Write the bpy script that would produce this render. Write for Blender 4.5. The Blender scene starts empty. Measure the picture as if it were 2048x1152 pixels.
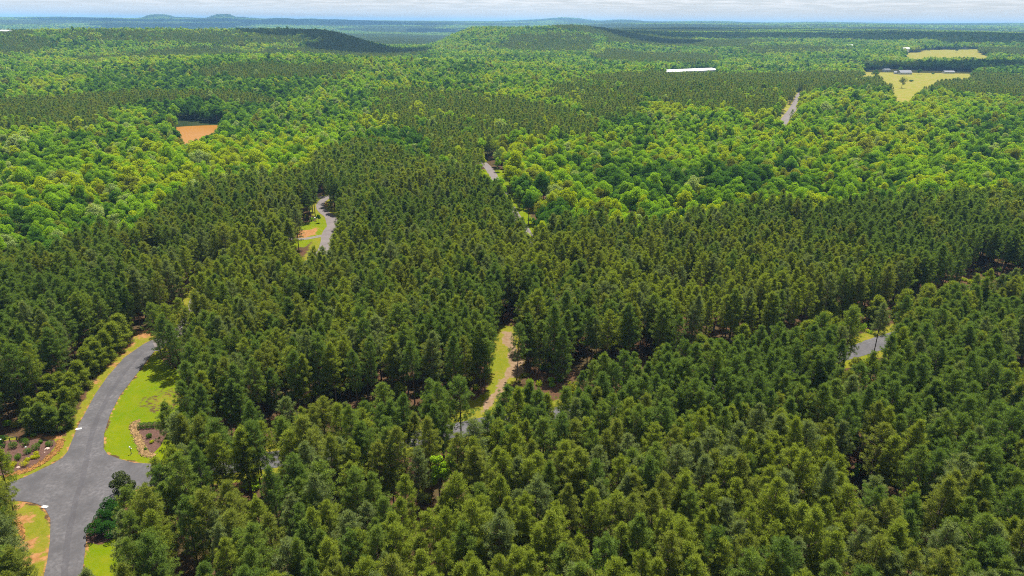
import bpy, math, random
import numpy as np
from mathutils import Matrix, Vector

SC = bpy.context.scene
COL = SC.collection
R = math.radians

# ------------------------------------------------------------------ camera
CAM_H, PITCH, ROLL, FPX = 85.0, 21.3, 0.475, 1365.0     # drone height, degrees down, roll, focal length in photo pixels
cam_data = bpy.data.cameras.new("camera")
cam = bpy.data.objects.new("camera", cam_data)
COL.objects.link(cam)
cam_data.sensor_width = 36.0
cam_data.lens = 36.0 * FPX / 2048.0
cam_data.clip_start = 1.0
cam_data.clip_end = 80000.0
cam.matrix_world = Matrix.Translation((0, 0, CAM_H)) @ Matrix.Rotation(R(90 - PITCH), 4, 'X') @ Matrix.Rotation(R(ROLL), 4, 'Z')
SC.camera = cam

# ------------------------------------------------------------------ light
SUN_EL, SUN_AZ = 69.0, 18.0          # azimuth clockwise from the view direction (+Y)
world = bpy.data.worlds.new("World")
SC.world = world
world.use_nodes = True
wn, wl = world.node_tree.nodes, world.node_tree.links
wn.clear()
w_out = wn.new('ShaderNodeOutputWorld')
w_bg = wn.new('ShaderNodeBackground')
w_bg.inputs['Strength'].default_value = 0.050
sky = wn.new('ShaderNodeTexSky')
sky.sky_type = 'NISHITA'
sky.sun_disc = False
sky.sun_elevation = R(SUN_EL)
sky.sun_rotation = R(SUN_AZ)
sky.altitude = 200
sky.air_density = 1.0
sky.dust_density = 2.0
# broken cumulus over the whole sky: noise on a flat layer seen in perspective
w_tc = wn.new('ShaderNodeTexCoord')
w_sep = wn.new('ShaderNodeSeparateXYZ')
wl.new(w_tc.outputs['Generated'], w_sep.inputs[0])
w_z = wn.new('ShaderNodeMath'); w_z.operation = 'MAXIMUM'; w_z.inputs[1].default_value = 0.0
wl.new(w_sep.outputs['Z'], w_z.inputs[0])
w_za = wn.new('ShaderNodeMath'); w_za.operation = 'ADD'; w_za.inputs[1].default_value = 0.045
wl.new(w_z.outputs[0], w_za.inputs[0])
w_dx = wn.new('ShaderNodeMath'); w_dx.operation = 'DIVIDE'
w_dy = wn.new('ShaderNodeMath'); w_dy.operation = 'DIVIDE'
wl.new(w_sep.outputs['X'], w_dx.inputs[0]); wl.new(w_za.outputs[0], w_dx.inputs[1])
wl.new(w_sep.outputs['Y'], w_dy.inputs[0]); wl.new(w_za.outputs[0], w_dy.inputs[1])
w_cmb = wn.new('ShaderNodeCombineXYZ')
wl.new(w_dx.outputs[0], w_cmb.inputs[0]); wl.new(w_dy.outputs[0], w_cmb.inputs[1])
w_noise = wn.new('ShaderNodeTexNoise')
w_noise.inputs['Scale'].default_value = 1.5
w_noise.inputs['Detail'].default_value = 9.0
w_noise.inputs['Roughness'].default_value = 0.62
wl.new(w_cmb.outputs[0], w_noise.inputs['Vector'])
w_ramp = wn.new('ShaderNodeValToRGB')
w_ramp.color_ramp.elements[0].position = 0.45
w_ramp.color_ramp.elements[1].position = 0.58
wl.new(w_noise.outputs['Fac'], w_ramp.inputs[0])
# thin veil near the horizon, denser cloud higher up
w_lift = wn.new('ShaderNodeMapRange')
w_lift.inputs['From Min'].default_value = 0.008
w_lift.inputs['From Max'].default_value = 0.032
w_lift.inputs['To Min'].default_value = 0.0
w_lift.inputs['To Max'].default_value = 0.8
wl.new(w_sep.outputs['Z'], w_lift.inputs['Value'])
w_f = wn.new('ShaderNodeMath'); w_f.operation = 'MULTIPLY'
wl.new(w_ramp.outputs['Color'], w_f.inputs[0]); wl.new(w_lift.outputs[0], w_f.inputs[1])
w_mix = wn.new('ShaderNodeMix'); w_mix.data_type = 'RGBA'
w_mix.inputs['B'].default_value = (9.4, 9.3, 9.2, 1)
wl.new(w_f.outputs[0], w_mix.inputs['Factor'])
# pale haze of the whole lower sky
w_veil = wn.new('ShaderNodeMapRange')
w_veil.inputs['From Min'].default_value = 0.0; w_veil.inputs['From Max'].default_value = 0.5
w_veil.inputs['To Min'].default_value = 0.9; w_veil.inputs['To Max'].default_value = 0.15
wl.new(w_sep.outputs['Z'], w_veil.inputs['Value'])
w_pale = wn.new('ShaderNodeMix'); w_pale.data_type = 'RGBA'
w_pale.inputs['B'].default_value = (6.9, 7.2, 7.3, 1)
wl.new(w_veil.outputs[0], w_pale.inputs['Factor']); wl.new(sky.outputs[0], w_pale.inputs['A'])
wl.new(w_pale.outputs['Result'], w_mix.inputs['A'])
wl.new(w_mix.outputs['Result'], w_bg.inputs['Color'])
wl.new(w_bg.outputs[0], w_out.inputs[0])

sun_data = bpy.data.lights.new("sun", 'SUN')
sun_data.energy = 4.9
sun_data.angle = R(0.53)
sun_data.color = (1.0, 0.955, 0.88)
sun = bpy.data.objects.new("sun", sun_data)
COL.objects.link(sun)
sd = Vector((math.sin(R(SUN_AZ)) * math.cos(R(SUN_EL)), math.cos(R(SUN_AZ)) * math.cos(R(SUN_EL)), math.sin(R(SUN_EL))))
sun.rotation_euler = sd.to_track_quat('Z', 'Y').to_euler()
sun.location = (0, 0, 400)

vs = SC.view_settings
vs.view_transform = 'Standard'; vs.look = 'None'; vs.gamma = 1.0; vs.exposure = 1.2
vs.use_curve_mapping = False
cy = SC.cycles
cy.max_bounces = 5; cy.diffuse_bounces = 3; cy.glossy_bounces = 2; cy.transmission_bounces = 3
cy.volume_bounces = 0; cy.transparent_max_bounces = 6
cy.caustics_reflective = False; cy.caustics_refractive = False
cy.use_denoising = False
cy.filter_width = 1.05
cy.sample_clamp_indirect = 6.0

# ------------------------------------------------------------------ small numeric helpers
def smooth(a, b, x):
    t = np.clip((np.asarray(x, float) - a) / (b - a), 0, 1)
    return t * t * (3 - 2 * t)

def vnoise(x, y, seed=0):
    xi = np.floor(x).astype(np.int64); yi = np.floor(y).astype(np.int64)
    fx = x - xi; fy = y - yi
    fx = fx * fx * (3 - 2 * fx); fy = fy * fy * (3 - 2 * fy)
    def hsh(i, j):
        n = (i * 374761393 + j * 668265263 + seed * 974634777) & 0xFFFFFFFF
        n = ((n ^ (n >> 13)) * 1274126177) & 0xFFFFFFFF
        return ((n ^ (n >> 16)) & 0xFFFF) / 65535.0
    a = hsh(xi, yi); b = hsh(xi + 1, yi); c = hsh(xi, yi + 1); d = hsh(xi + 1, yi + 1)
    return (a * (1 - fx) + b * fx) * (1 - fy) + (c * (1 - fx) + d * fx) * fy

def fbm(x, y, seed=0, octv=3):
    s = 0; a = 0.5; t = 0
    for k in range(octv):
        s = s + a * vnoise(x * 2 ** k, y * 2 ** k, seed + k * 17); t += a; a *= 0.5
    return s / t

def bump(v, c, w):
    return np.exp(-((v - c) / w) ** 2)

def height(x, y):
    """terrain height; flat round the near roads, rolling hills farther out"""
    x = np.asarray(x, float); y = np.asarray(y, float)
    r = np.hypot(x, y)
    a = np.degrees(np.arctan2(x, y))
    h = smooth(430, 950, r) * ((fbm(x / 420, y / 420, 3) - 0.5) * 18)
    k = np.exp(-((((x + 255) / 130) ** 2 + ((y - 585) / 110) ** 2)) ** 2)                 # level hollow with the pond
    h = h * (1 - k) - 5.5 * k
    h = h + 20 * np.exp(-(((x + 330) / 330) ** 2 + ((y - 1130) / 210) ** 2))         # rise behind the pond
    h = h + 48 * bump(r, 2050, 300) * (1 - smooth(-15.5, -8.5, a))                   # dark ridge on the left
    h = h + 62 * bump(r, 2350, 380) * smooth(-7.6, -2.6, a) * (1 - smooth(3.0, 12.5, a))   # round hill in the middle
    h = h + 41 * smooth(1500, 3300, r) * smooth(2.0, 9.0, a)                         # plateau on the right
    h = h - 12 * smooth(1900, 2900, r) * (1 - smooth(-2.0, 6.0, a))
    h = h + smooth(3000, 5000, r) * (fbm(x / 1700, y / 1700, 11) - 0.5) * 30
    far = smooth(5200, 11000, r)
    h = h + far * (74 - 40 * smooth(2, 9, a)) + smooth(5000, 9000, r) * (fbm(x / 3600, y / 3600, 23) - 0.5) * 26
    for c, w, am in ((-25.9, 0.55, 44), (-25.0, 1.7, 22), (-21.7, 0.5, 46), (-20.9, 1.6, 32), (-17.6, 0.8, 24), (-15.6, 0.9, 22),
                     (-13.6, 0.7, 12), (4.2, 1.7, 42), (2.0, 2.2, 26), (8.4, 1.3, 22), (23.0, 3.0, 20), (15.5, 2.2, 14), (35.5, 3.0, 24), (-36, 3.0, 16)):
        h = h + am * bump(a, c, w) * bump(r, 11600, 1300)
    return h

# ------------------------------------------------------------------ where a line of sight of the photograph meets the land
CM = np.array(cam.matrix_world.to_3x3())
CMI = CM.T
def sight(px, py):
    d = np.array([(px - 1024) / FPX, -(py - 576) / FPX, -1.0])
    return CM @ d

TS = np.geomspace(40, 30000, 900)
def hit(px, py, off=0.0):
    d = sight(px, py)
    x = d[0] * TS; y = d[1] * TS; z = CAM_H + d[2] * TS
    under = z - (height(x, y) + off) < 0
    if not under.any():
        t = TS[-1]
    else:
        k = int(np.argmax(under)); lo, hi = TS[max(k - 1, 0)], TS[k]
        for _ in range(30):
            m = 0.5 * (lo + hi)
            if CAM_H + d[2] * m < float(height(d[0] * m, d[1] * m)) + off: hi = m
            else: lo = m
        t = hi
    return np.array([d[0] * t, d[1] * t])

def hits(pts, off=0.0):
    return np.array([hit(p[0], p[1], off) for p in pts])

def project(x, y, z):
    p = np.stack([np.asarray(x, float), np.asarray(y, float), np.asarray(z, float) - CAM_H], -1) @ CM
    w = np.where(p[..., 2] < -1e-3, -p[..., 2], 1e-3)
    return 1024 + FPX * p[..., 0] / w, 576 - FPX * p[..., 1] / w

def inside(poly, x, y):
    poly = np.asarray(poly, float)
    x = np.asarray(x, float); y = np.asarray(y, float)
    res = np.zeros(x.shape, bool)
    n = len(poly)
    for i in range(n):
        x0, y0 = poly[i]; x1, y1 = poly[(i + 1) % n]
        if y0 == y1: continue
        c = ((y0 > y) != (y1 > y)) & (x < (x1 - x0) * (y - y0) / (y1 - y0) + x0)
        res ^= c
    return res

def dist_line(line, x, y, closed=False):
    line = np.asarray(line, float)
    best = np.full(np.shape(x), 1e9)
    n = len(line)
    for i in range(n if closed else n - 1):
        a = line[i]; b = line[(i + 1) % n]
        d = b - a; L = float(d @ d) + 1e-9
        t = np.clip(((x - a[0]) * d[0] + (y - a[1]) * d[1]) / L, 0, 1)
        best = np.minimum(best, np.hypot(x - a[0] - t * d[0], y - a[1] - t * d[1]))
    return best

def zoomed(pts, s, ox, oy):
    return [(ox + p[0] / s, oy + p[1] / s) for p in pts]

def spline(pts, per=8):
    """Catmull-Rom through the points (any number of columns)"""
    P = np.asarray(pts, float)
    P = np.vstack([2 * P[0] - P[1], P, 2 * P[-1] - P[-2]])
    out = []
    for i in range(1, len(P) - 2):
        p0, p1, p2, p3 = P[i - 1], P[i], P[i + 1], P[i + 2]
        for k in range(per):
            t = k / per
            out.append(0.5 * (2 * p1 + (p2 - p0) * t + (2 * p0 - 5 * p1 + 4 * p2 - p3) * t * t + (3 * p1 - p0 - 3 * p2 + p3) * t ** 3))
    out.append(P[-2])
    return np.array(out)

# ------------------------------------------------------------------ mesh + object helpers
class MB:
    """collects vertices and faces of any size, with a material slot per face"""
    def __init__(self):
        self.v = []; self.nv = 0; self.f = []; self.m = []
    def add(self, V, F, m=0):
        V = np.asarray(V, float).reshape(-1, 3); F = np.asarray(F, np.int64)
        if len(F) == 0: return self
        self.v.append(V); self.f.append(F + self.nv); self.m.append(np.full(len(F), m)); self.nv += len(V)
        return self
    def mesh(self, name, mats, flat=True):
        me = bpy.data.meshes.new(name)
        V = np.concatenate(self.v)
        loops = np.concatenate([f.ravel() for f in self.f])
        sizes = np.concatenate([np.full(len(f), f.shape[1]) for f in self.f])
        starts = np.concatenate([[0], np.cumsum(sizes)[:-1]])
        me.vertices.add(len(V)); me.vertices.foreach_set('co', V.ravel().astype(np.float32))
        me.loops.add(len(loops)); me.loops.foreach_set('vertex_index', loops.astype(np.int32))
        me.polygons.add(len(sizes)); me.polygons.foreach_set('loop_start', starts.astype(np.int32))
        me.polygons.foreach_set('material_index', np.concatenate(self.m).astype(np.int32))
        if flat: me.polygons.foreach_set('use_smooth', np.zeros(len(sizes), bool))
        for m in mats: me.materials.append(m)
        me.update(calc_edges=True)
        return me
    def build(self, name, mats, parent=None, flat=True):
        if not isinstance(mats, (list, tuple)): mats = [mats]
        o = bpy.data.objects.new(name, self.mesh(name, mats, flat))
        COL.objects.link(o)
        if parent is not None: o.parent = parent
        return o
    def box(self, c, s, rz=0, m=0, taper=1.0):
        x, y, z = np.array(s) / 2.0
        V = np.array([(-x, -y, -z), (x, -y, -z), (x, y, -z), (-x, y, -z),
                      (-x * taper, -y * taper, z), (x * taper, -y * taper, z), (x * taper, y * taper, z), (-x * taper, y * taper, z)])
        ca, sa = math.cos(rz), math.sin(rz)
        V = np.stack([V[:, 0] * ca - V[:, 1] * sa + c[0], V[:, 0] * sa + V[:, 1] * ca + c[1], V[:, 2] + c[2]], 1)
        return self.add(V, [(0, 3, 2, 1), (4, 5, 6, 7), (0, 1, 5, 4), (1, 2, 6, 5), (2, 3, 7, 6), (3, 0, 4, 7)], m)
    def tube(self, pts, rad, n=6, m=0):
        P = np.asarray(pts, float); rad = np.broadcast_to(rad, (len(P),))
        T = np.gradient(P, axis=0); T /= np.linalg.norm(T, axis=1, keepdims=True) + 1e-9
        ref = np.where(np.abs(T[:, 2:3]) > 0.9, np.array([[1.0, 0, 0]]), np.array([[0, 0, 1.0]]))
        U = np.cross(ref, T); U /= np.linalg.norm(U, axis=1, keepdims=True) + 1e-9
        W = np.cross(T, U)
        a = np.arange(n) * 2 * math.pi / n
        V = P[:, None] + rad[:, None, None] * (np.cos(a)[None, :, None] * U[:, None] + np.sin(a)[None, :, None] * W[:, None])
        F = []
        for i in range(len(P) - 1):
            for k in range(n):
                F.append((i * n + k, i * n + (k + 1) % n, (i + 1) * n + (k + 1) % n, (i + 1) * n + k))
        self.add(V.reshape(-1, 3), F, m)
        top = V[-1]; self.add(top, [tuple(range(n))], m)
        return self
    def lathe(self, prof, n=12, c=(0, 0, 0), m=0):
        prof = np.asarray(prof, float); a = np.arange(n) * 2 * math.pi / n
        V = np.stack([prof[:, 0:1] * np.cos(a), prof[:, 0:1] * np.sin(a), np.repeat(prof[:, 1:2], n, 1)], -1) + np.array(c)
        F = [(i * n + k, i * n + (k + 1) % n, (i + 1) * n + (k + 1) % n, (i + 1) * n + k) for i in range(len(prof) - 1) for k in range(n)]
        return self.add(V.reshape(-1, 3), F, m)

def tag(o, label=None, cat=None, group=None, kind=None):
    if label: o['label'] = label
    if cat: o['category'] = cat
    if group: o['group'] = group
    if kind: o['kind'] = kind
    return o

def empty(name, loc, rz=0):
    o = bpy.data.objects.new(name, None)
    o.empty_display_size = 0.5
    COL.objects.link(o)
    o.location = loc; o.rotation_euler = (0, 0, rz)
    return o

# ------------------------------------------------------------------ materials
def nodes(name):
    m = bpy.data.materials.new(name); m.use_nodes = True
    n = m.node_tree.nodes; l = m.node_tree.links
    n.clear()
    out = n.new('ShaderNodeOutputMaterial')
    return m, n, l, out

def mixrgb(n, l, fac, a, b, blend='MIX'):
    k = n.new('ShaderNodeMix'); k.data_type = 'RGBA'; k.blend_type = blend
    for v, s in ((fac, 'Factor'), (a, 'A'), (b, 'B')):
        if hasattr(v, 'links'): l.new(v, k.inputs[s])
        elif s == 'Factor': k.inputs[s].default_value = v
        else: k.inputs[s].default_value = (*v, 1) if len(v) == 3 else v
    return k.outputs['Result']

def noise_fac(n, l, scale, detail=3, lo=0.35, hi=0.65, coord=None, rough=0.55):
    t = n.new('ShaderNodeTexNoise'); t.inputs['Scale'].default_value = scale; t.inputs['Detail'].default_value = detail
    t.inputs['Roughness'].default_value = rough
    if coord is not None: l.new(coord, t.inputs['Vector'])
    mr = n.new('ShaderNodeMapRange'); mr.inputs['From Min'].default_value = lo; mr.inputs['From Max'].default_value = hi
    l.new(t.outputs['Fac'], mr.inputs['Value'])
    return mr.outputs[0]

def foliage(name, dark, light, trans=0.38, gloss=0.0, tint=(1.25, 1.2, 0.5), rough=0.45):
    m, n, l, out = nodes(name)
    oi = n.new('ShaderNodeObjectInfo'); ge = n.new('ShaderNodeNewGeometry')
    c = mixrgb(n, l, oi.outputs['Random'], dark, light)
    mr = n.new('ShaderNodeMapRange'); mr.inputs['To Min'].default_value = 0.72; mr.inputs['To Max'].default_value = 1.28
    l.new(ge.outputs['Random Per Island'], mr.inputs['Value'])
    vm = n.new('ShaderNodeVectorMath'); vm.operation = 'SCALE'
    l.new(c, vm.inputs[0]); l.new(mr.outputs[0], vm.inputs['Scale'])
    di = n.new('ShaderNodeBsdfDiffuse'); l.new(vm.outputs[0], di.inputs['Color'])
    tr = n.new('ShaderNodeBsdfTranslucent')
    tc = mixrgb(n, l, 1.0, vm.outputs[0], tint, 'MULTIPLY'); l.new(tc, tr.inputs['Color'])
    ms = n.new('ShaderNodeMixShader'); ms.inputs[0].default_value = trans
    l.new(di.outputs[0], ms.inputs[1]); l.new(tr.outputs[0], ms.inputs[2])
    res = ms
    if gloss > 0:
        g = n.new('ShaderNodeBsdfGlossy'); g.inputs['Roughness'].default_value = rough; g.inputs['Color'].default_value = (1, 1, 1, 1)
        m2 = n.new('ShaderNodeMixShader'); m2.inputs[0].default_value = gloss
        l.new(ms.outputs[0], m2.inputs[1]); l.new(g.outputs[0], m2.inputs[2]); res = m2
    l.new(res.outputs[0], out.inputs[0])
    return m

def plain(name, col, rough=0.7, vary=0.15, scale=3.0, metal=0.0, spec=0.3, bump_s=0.0):
    m, n, l, out = nodes(name)
    b = n.new('ShaderNodeBsdfPrincipled'); b.inputs['Roughness'].default_value = rough
    b.inputs['Metallic'].default_value = metal; b.inputs['Specular IOR Level'].default_value = spec
    tc = n.new('ShaderNodeTexCoord')
    f = noise_fac(n, l, scale, 4, 0.3, 0.7, tc.outputs['Object'])
    c = mixrgb(n, l, f, tuple(v * (1 - vary) for v in col), tuple(v * (1 + vary) for v in col))
    l.new(c, b.inputs['Base Color'])
    if bump_s:
        bp = n.new('ShaderNodeBump'); bp.inputs['Strength'].default_value = bump_s
        l.new(f, bp.inputs['Height']); l.new(bp.outputs[0], b.inputs['Normal'])
    l.new(b.outputs[0], out.inputs[0])
    return m

M_BARK = plain('pine bark', (0.11, 0.075, 0.055), 0.95, 0.35, 6, spec=0.1)
M_DEAD = plain('dead wood', (0.22, 0.20, 0.18), 0.9, 0.2, 4, spec=0.1)
M_BARK2 = plain('grey bark', (0.16, 0.135, 0.11), 0.95, 0.3, 5, spec=0.1)

PINE_COLOURS = [('dark green', (0.087, 0.141, 0.029), (0.103, 0.158, 0.033)),
                ('olive green', (0.136, 0.167, 0.029), (0.156, 0.185, 0.033)),
                ('grey green', (0.124, 0.163, 0.056), (0.141, 0.180, 0.066)),
                ('yellowish green', (0.150, 0.194, 0.025), (0.170, 0.212, 0.029)),
                ('mid green', (0.109, 0.161, 0.029), (0.126, 0.177, 0.033))]
M_TIP = [foliage('pale tip needles ' + c[0], tuple(min(1, v * k) for v, k in zip(c[1], (1.65, 1.55, 1.25))), tuple(min(1, v * k) for v, k in zip(c[2], (1.65, 1.55, 1.25))), 0.42, 0.0, (1.35, 1.35, 0.5)) for c in PINE_COLOURS]  # upward needles painted paler: new growth, also standing in for sunlit tip contrast
M_PINE = [foliage('pine needles ' + c[0], c[1], c[2], 0.42, 0.0, (1.35, 1.35, 0.5)) for c in PINE_COLOURS]
LEAF_COLOURS = [('bright green', (0.185, 0.325, 0.015), (0.235, 0.370, 0.017)),
                ('deep green', (0.056, 0.135, 0.019), (0.078, 0.168, 0.022)),
                ('silvery green', (0.235, 0.311, 0.108), (0.282, 0.353, 0.132)),
                ('yellow green', (0.274, 0.350, 0.010), (0.314, 0.380, 0.012)),
                ('mid green', (0.121, 0.240, 0.019), (0.162, 0.280, 0.020)),
                ('olive green', (0.174, 0.205, 0.024), (0.213, 0.235, 0.027))]
M_LEAF = [foliage('leaves ' + c[0], c[1], c[2], 0.46, 0.0, (1.38, 1.33, 0.3)) for c in LEAF_COLOURS]

# ------------------------------------------------------------------ foliage shapes
def unit(v):
    return v / (np.linalg.norm(v, axis=-1, keepdims=True) + 1e-9)

def blades(P, D, length, width, rng):
    """one narrow triangle per point, pointing along D"""
    n = len(P)
    side = unit(np.cross(D, np.array([0, 0, 1.3]) + rng.normal(size=(n, 3)) * 0.7))
    L = np.broadcast_to(length, (n,))[:, None]; W = np.broadcast_to(width, (n,))[:, None]
    V = np.stack([P - side * W * 0.5 + D * L * 0.06, P + side * W * 0.5 + D * L * 0.06, P + D * L], 1)
    return V.reshape(-1, 3), np.arange(3 * n).reshape(-1, 3)

def leaf_quads(P, N, size, rng, aspect=0.62, loose=0.6):
    n = len(P)
    N = unit(N + rng.normal(size=(n, 3)) * loose)
    T = unit(np.cross(N, unit(rng.normal(size=(n, 3)))))
    B = np.cross(N, T)
    s = (size * rng.uniform(0.65, 1.3, n))[:, None]
    fold = N * s * 0.16
    V = np.stack([P - T * s * 0.5, P - B * s * aspect * 0.5 + fold, P + T * s * 0.5, P + B * s * aspect * 0.5 + fold], 1)
    return V.reshape(-1, 3), np.arange(4 * n).reshape(-1, 4)

def pine_shape(seed, H=17.0, start=0.38, rad=2.55, detail=2, low=False):
    """trunk and crown of a loblolly pine: whorls of rising limbs that end in needle tufts"""
    rng = np.random.RandomState(seed)
    tr, cr = MB(), MB()
    k = 9
    zz = np.linspace(0, H * 0.985, k)
    lean = rng.normal(size=2) * 0.25
    sway = np.cumsum(rng.normal(size=(k, 2)) * 0.07, 0)
    cx = np.stack([lean[0] * (zz / H) ** 1.5 + sway[:, 0] * zz / H, lean[1] * (zz / H) ** 1.5 + sway[:, 1] * zz / H, zz], 1)
    tr.tube(cx, np.interp(zz, [0, 0.6, H * 0.5, H], [0.2, 0.155, 0.115, 0.02]) * (H / 17), 7 if detail > 1 else 4)
    z0 = H * start
    P, D = [], []
    z = z0
    az = rng.uniform(0, 6.28)
    while z < H - 0.25:
        t = (z - z0) / (H - z0)
        reach = rad * np.interp(t, [0, 0.12, 0.35, 0.6, 0.82, 1.0], [0.70, 0.92, 1.0, 0.86, 0.54, 0.13])
        nb = rng.randint(3, 6) if t < 0.85 else 3
        for b in range(nb):
            az += 6.28 / nb + rng.normal() * 0.35
            Lb = reach * rng.uniform(0.68, 1.15)
            rise = R(np.interp(t, [0, 0.4, 1], [4, 24, 58]) + rng.normal() * 7)
            dr = np.array([math.cos(az) * math.cos(rise), math.sin(az) * math.cos(rise), math.sin(rise)])
            o = np.array([np.interp(z, zz, cx[:, 0]), np.interp(z, zz, cx[:, 1]), z])
            tip = o + dr * Lb + np.array([0, 0, 0.10 * Lb])
            if detail > 1:
                tr.tube([o, o + dr * Lb * 0.55, tip], [0.045, 0.03, 0.012], 3)
            side = np.cross(dr, [0, 0, 1.0]); side /= np.linalg.norm(side) + 1e-9
            nt = max(2, int((5.2 if detail > 1 else 3) * (0.4 + 0.65 * Lb / rad)))
            for q in range(nt):
                f = 1.0 - 0.62 * (q / max(nt - 1, 1)) + rng.normal() * 0.04
                p = o + dr * Lb * f + np.array([0, 0, 0.10 * Lb * f * f]) + side * (0 if q == 0 else rng.choice([-1, 1]) * rng.uniform(0.25, 0.5) * Lb * (1.2 - f)) + np.array([0, 0, rng.normal() * 0.08])
                P.append(p); D.append(unit(dr * 0.6 + side * rng.normal() * 0.3 + np.array([0, 0, 0.8])))
        z += (0.66 if detail > 1 else 0.85) * np.interp(t, [0, 0.45, 1], [1.35, 1.0, 0.85]) * rng.uniform(0.8, 1.2) * (H / 17) ** 0.5
    for q in range(4 if detail > 1 else 3):
        P.append(np.array([cx[-1, 0] + rng.normal() * 0.12, cx[-1, 1] + rng.normal() * 0.12, H - 0.5 + 0.17 * q])); D.append(np.array([0, 0, 1.0]))
    P = np.array(P); D = np.array(D)
    nb_, ln, wd, ball = ((54, 0.35, 0.064, 0.25) if detail > 1 else (12, 0.60, 0.26, 0.36))
    PP = np.repeat(P, nb_, 0); D0 = np.repeat(D, nb_, 0)
    sc = np.repeat(rng.uniform(0.75, 1.3, len(P)), nb_)[:, None]
    off = unit(rng.normal(size=PP.shape) + 0.35 * D0)
    PP = PP + off * ball * sc * rng.uniform(0.3, 1.0, (len(PP), 1)) - D0 * 0.1
    DD = unit(off + 0.4 * D0 + rng.normal(size=PP.shape) * 0.25)
    V, F = blades(PP, DD, ln * rng.uniform(0.75, 1.2, len(PP)), wd, rng)
    tip = ((DD[:, 2] > 0.55) & (rng.rand(len(DD)) < 0.42)).astype(int)
    cr.add(V, F); cr.m[-1] = tip
    return tr, cr

def broad_shape(seed, H=15.0, wide=4.2, leaves=2200, size=0.62, lobes=17, base=0.3, tall=1.0):
    """trunk with limbs and a lobed crown of leaf clumps"""
    rng = np.random.RandomState(seed)
    tr, cr = MB(), MB()
    zc = H * (base + 1) * 0.5
    tr.tube([(0, 0, 0), (rng.normal() * 0.15, rng.normal() * 0.15, H * 0.35), (rng.normal() * 0.4, rng.normal() * 0.4, H * 0.75)],
            [0.26 * H / 15, 0.19 * H / 15, 0.07 * H / 15], 6)
    C, S = [], []
    vr = H * (1 - base) * 0.5
    for q in range(lobes):
        d = unit(rng.normal(size=3)); d[2] = abs(d[2]) * 1.0 - 0.45 if rng.rand() < 0.75 else d[2]
        rr = rng.uniform(0.5, 0.86)
        C.append(np.array([d[0] * wide * rr, d[1] * wide * rr, zc + d[2] * vr * rr]))
        S.append(wide * rng.uniform(0.18, 0.34))
    C.append(np.array([0, 0, zc + vr * 0.55])); S.append(wide * 0.30)
    C.append(np.array([0, 0, zc])); S.append(wide * 0.5)
    C = np.array(C); S = np.array(S)
    for c in C[:8]:
        tr.tube([(0, 0, H * rng.uniform(0.3, 0.5)), c * np.array([0.5, 0.5, 0.5]) + np.array([0, 0, H * 0.28]), c], [0.09, 0.06, 0.02], 3)
    w = S ** 2; w = w / w.sum()
    k = rng.choice(len(C), leaves, p=w)
    d = unit(rng.normal(size=(leaves, 3)) + np.array([0, 0, 0.25]))
    rad = S[k] * rng.uniform(0.72, 1.06, leaves) ** 0.5
    P = C[k] + d * rad[:, None] * np.array([1, 1, 0.85])
    N = unit(d * 0.75 + np.array([0, 0, 0.65]))
    V, F = leaf_quads(P, N, size, rng, 0.75, 0.45)
    cr.add(V, F)
    return tr, cr

def bush_shape(seed, w=0.8, h=0.9, leaves=700, size=0.12, lobes=5):
    rng = np.random.RandomState(seed)
    cr = MB()
    C = [np.array([0, 0, h * 0.5])]; S = [1.0]
    for q in range(lobes):
        a = rng.uniform(0, 6.28)
        C.append(np.array([math.cos(a) * w * 0.4, math.sin(a) * w * 0.4, h * rng.uniform(0.4, 0.6)])); S.append(rng.uniform(0.55, 0.75))
    C = np.array(C); S = np.array(S)
    k = rng.choice(len(C), leaves, p=S / S.sum())
    d = unit(rng.normal(size=(leaves, 3)))
    rr = S[k] * rng.uniform(0.8, 1.05, leaves)
    P = C[k] + d * rr[:, None] * np.array([w * 0.75, w * 0.75, h * 0.5])
    P[:, 2] = np.maximum(P[:, 2], 0.03)
    V, F = leaf_quads(P, d, size, rng, 0.7, 0.5)
    cr.add(V, F)
    return cr

#@@SETTING
# ------------------------------------------------------------------ outlines measured on the photograph, carried to the land
road_left = [(87.5, 1165), (88, 1152), (95, 1120), (100, 1083), (101, 1053), (101, 1038), (93, 1022), (83, 1012), (72, 1007.5), (55, 1003.7), (20, 1001), (-60, 998), (-160, 995)]
road_back = [(-160, 990), (-60, 982), (5, 969), (37, 960), (68, 946), (101.6, 930), (124, 917), (135.5, 903), (143, 884), (158, 849), (191.6, 787), (215.5, 753), (249, 715), (287, 688.6), (304, 680)]
road_lawn = [(311, 700), (273, 748.5), (239.5, 791.6), (220, 830), (208, 868), (207, 897), (215.5, 909), (239.5, 918.5), (268, 925.7), (335, 930)]
road_low = [(335, 968), (290, 975), (250, 985), (230, 1000), (216.7, 1013), (196.7, 1031.7), (180, 1048), (174, 1060), (171.7, 1086.7), (168, 1120), (164, 1152), (163, 1165)]
junction_px = road_left + road_back + road_lawn + road_low
JUNCTION = hits(junction_px)

def lane(pts, widths):
    P = hits(pts)
    return spline(np.column_stack([P, np.broadcast_to(widths, (len(P),))]), 8)

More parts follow.
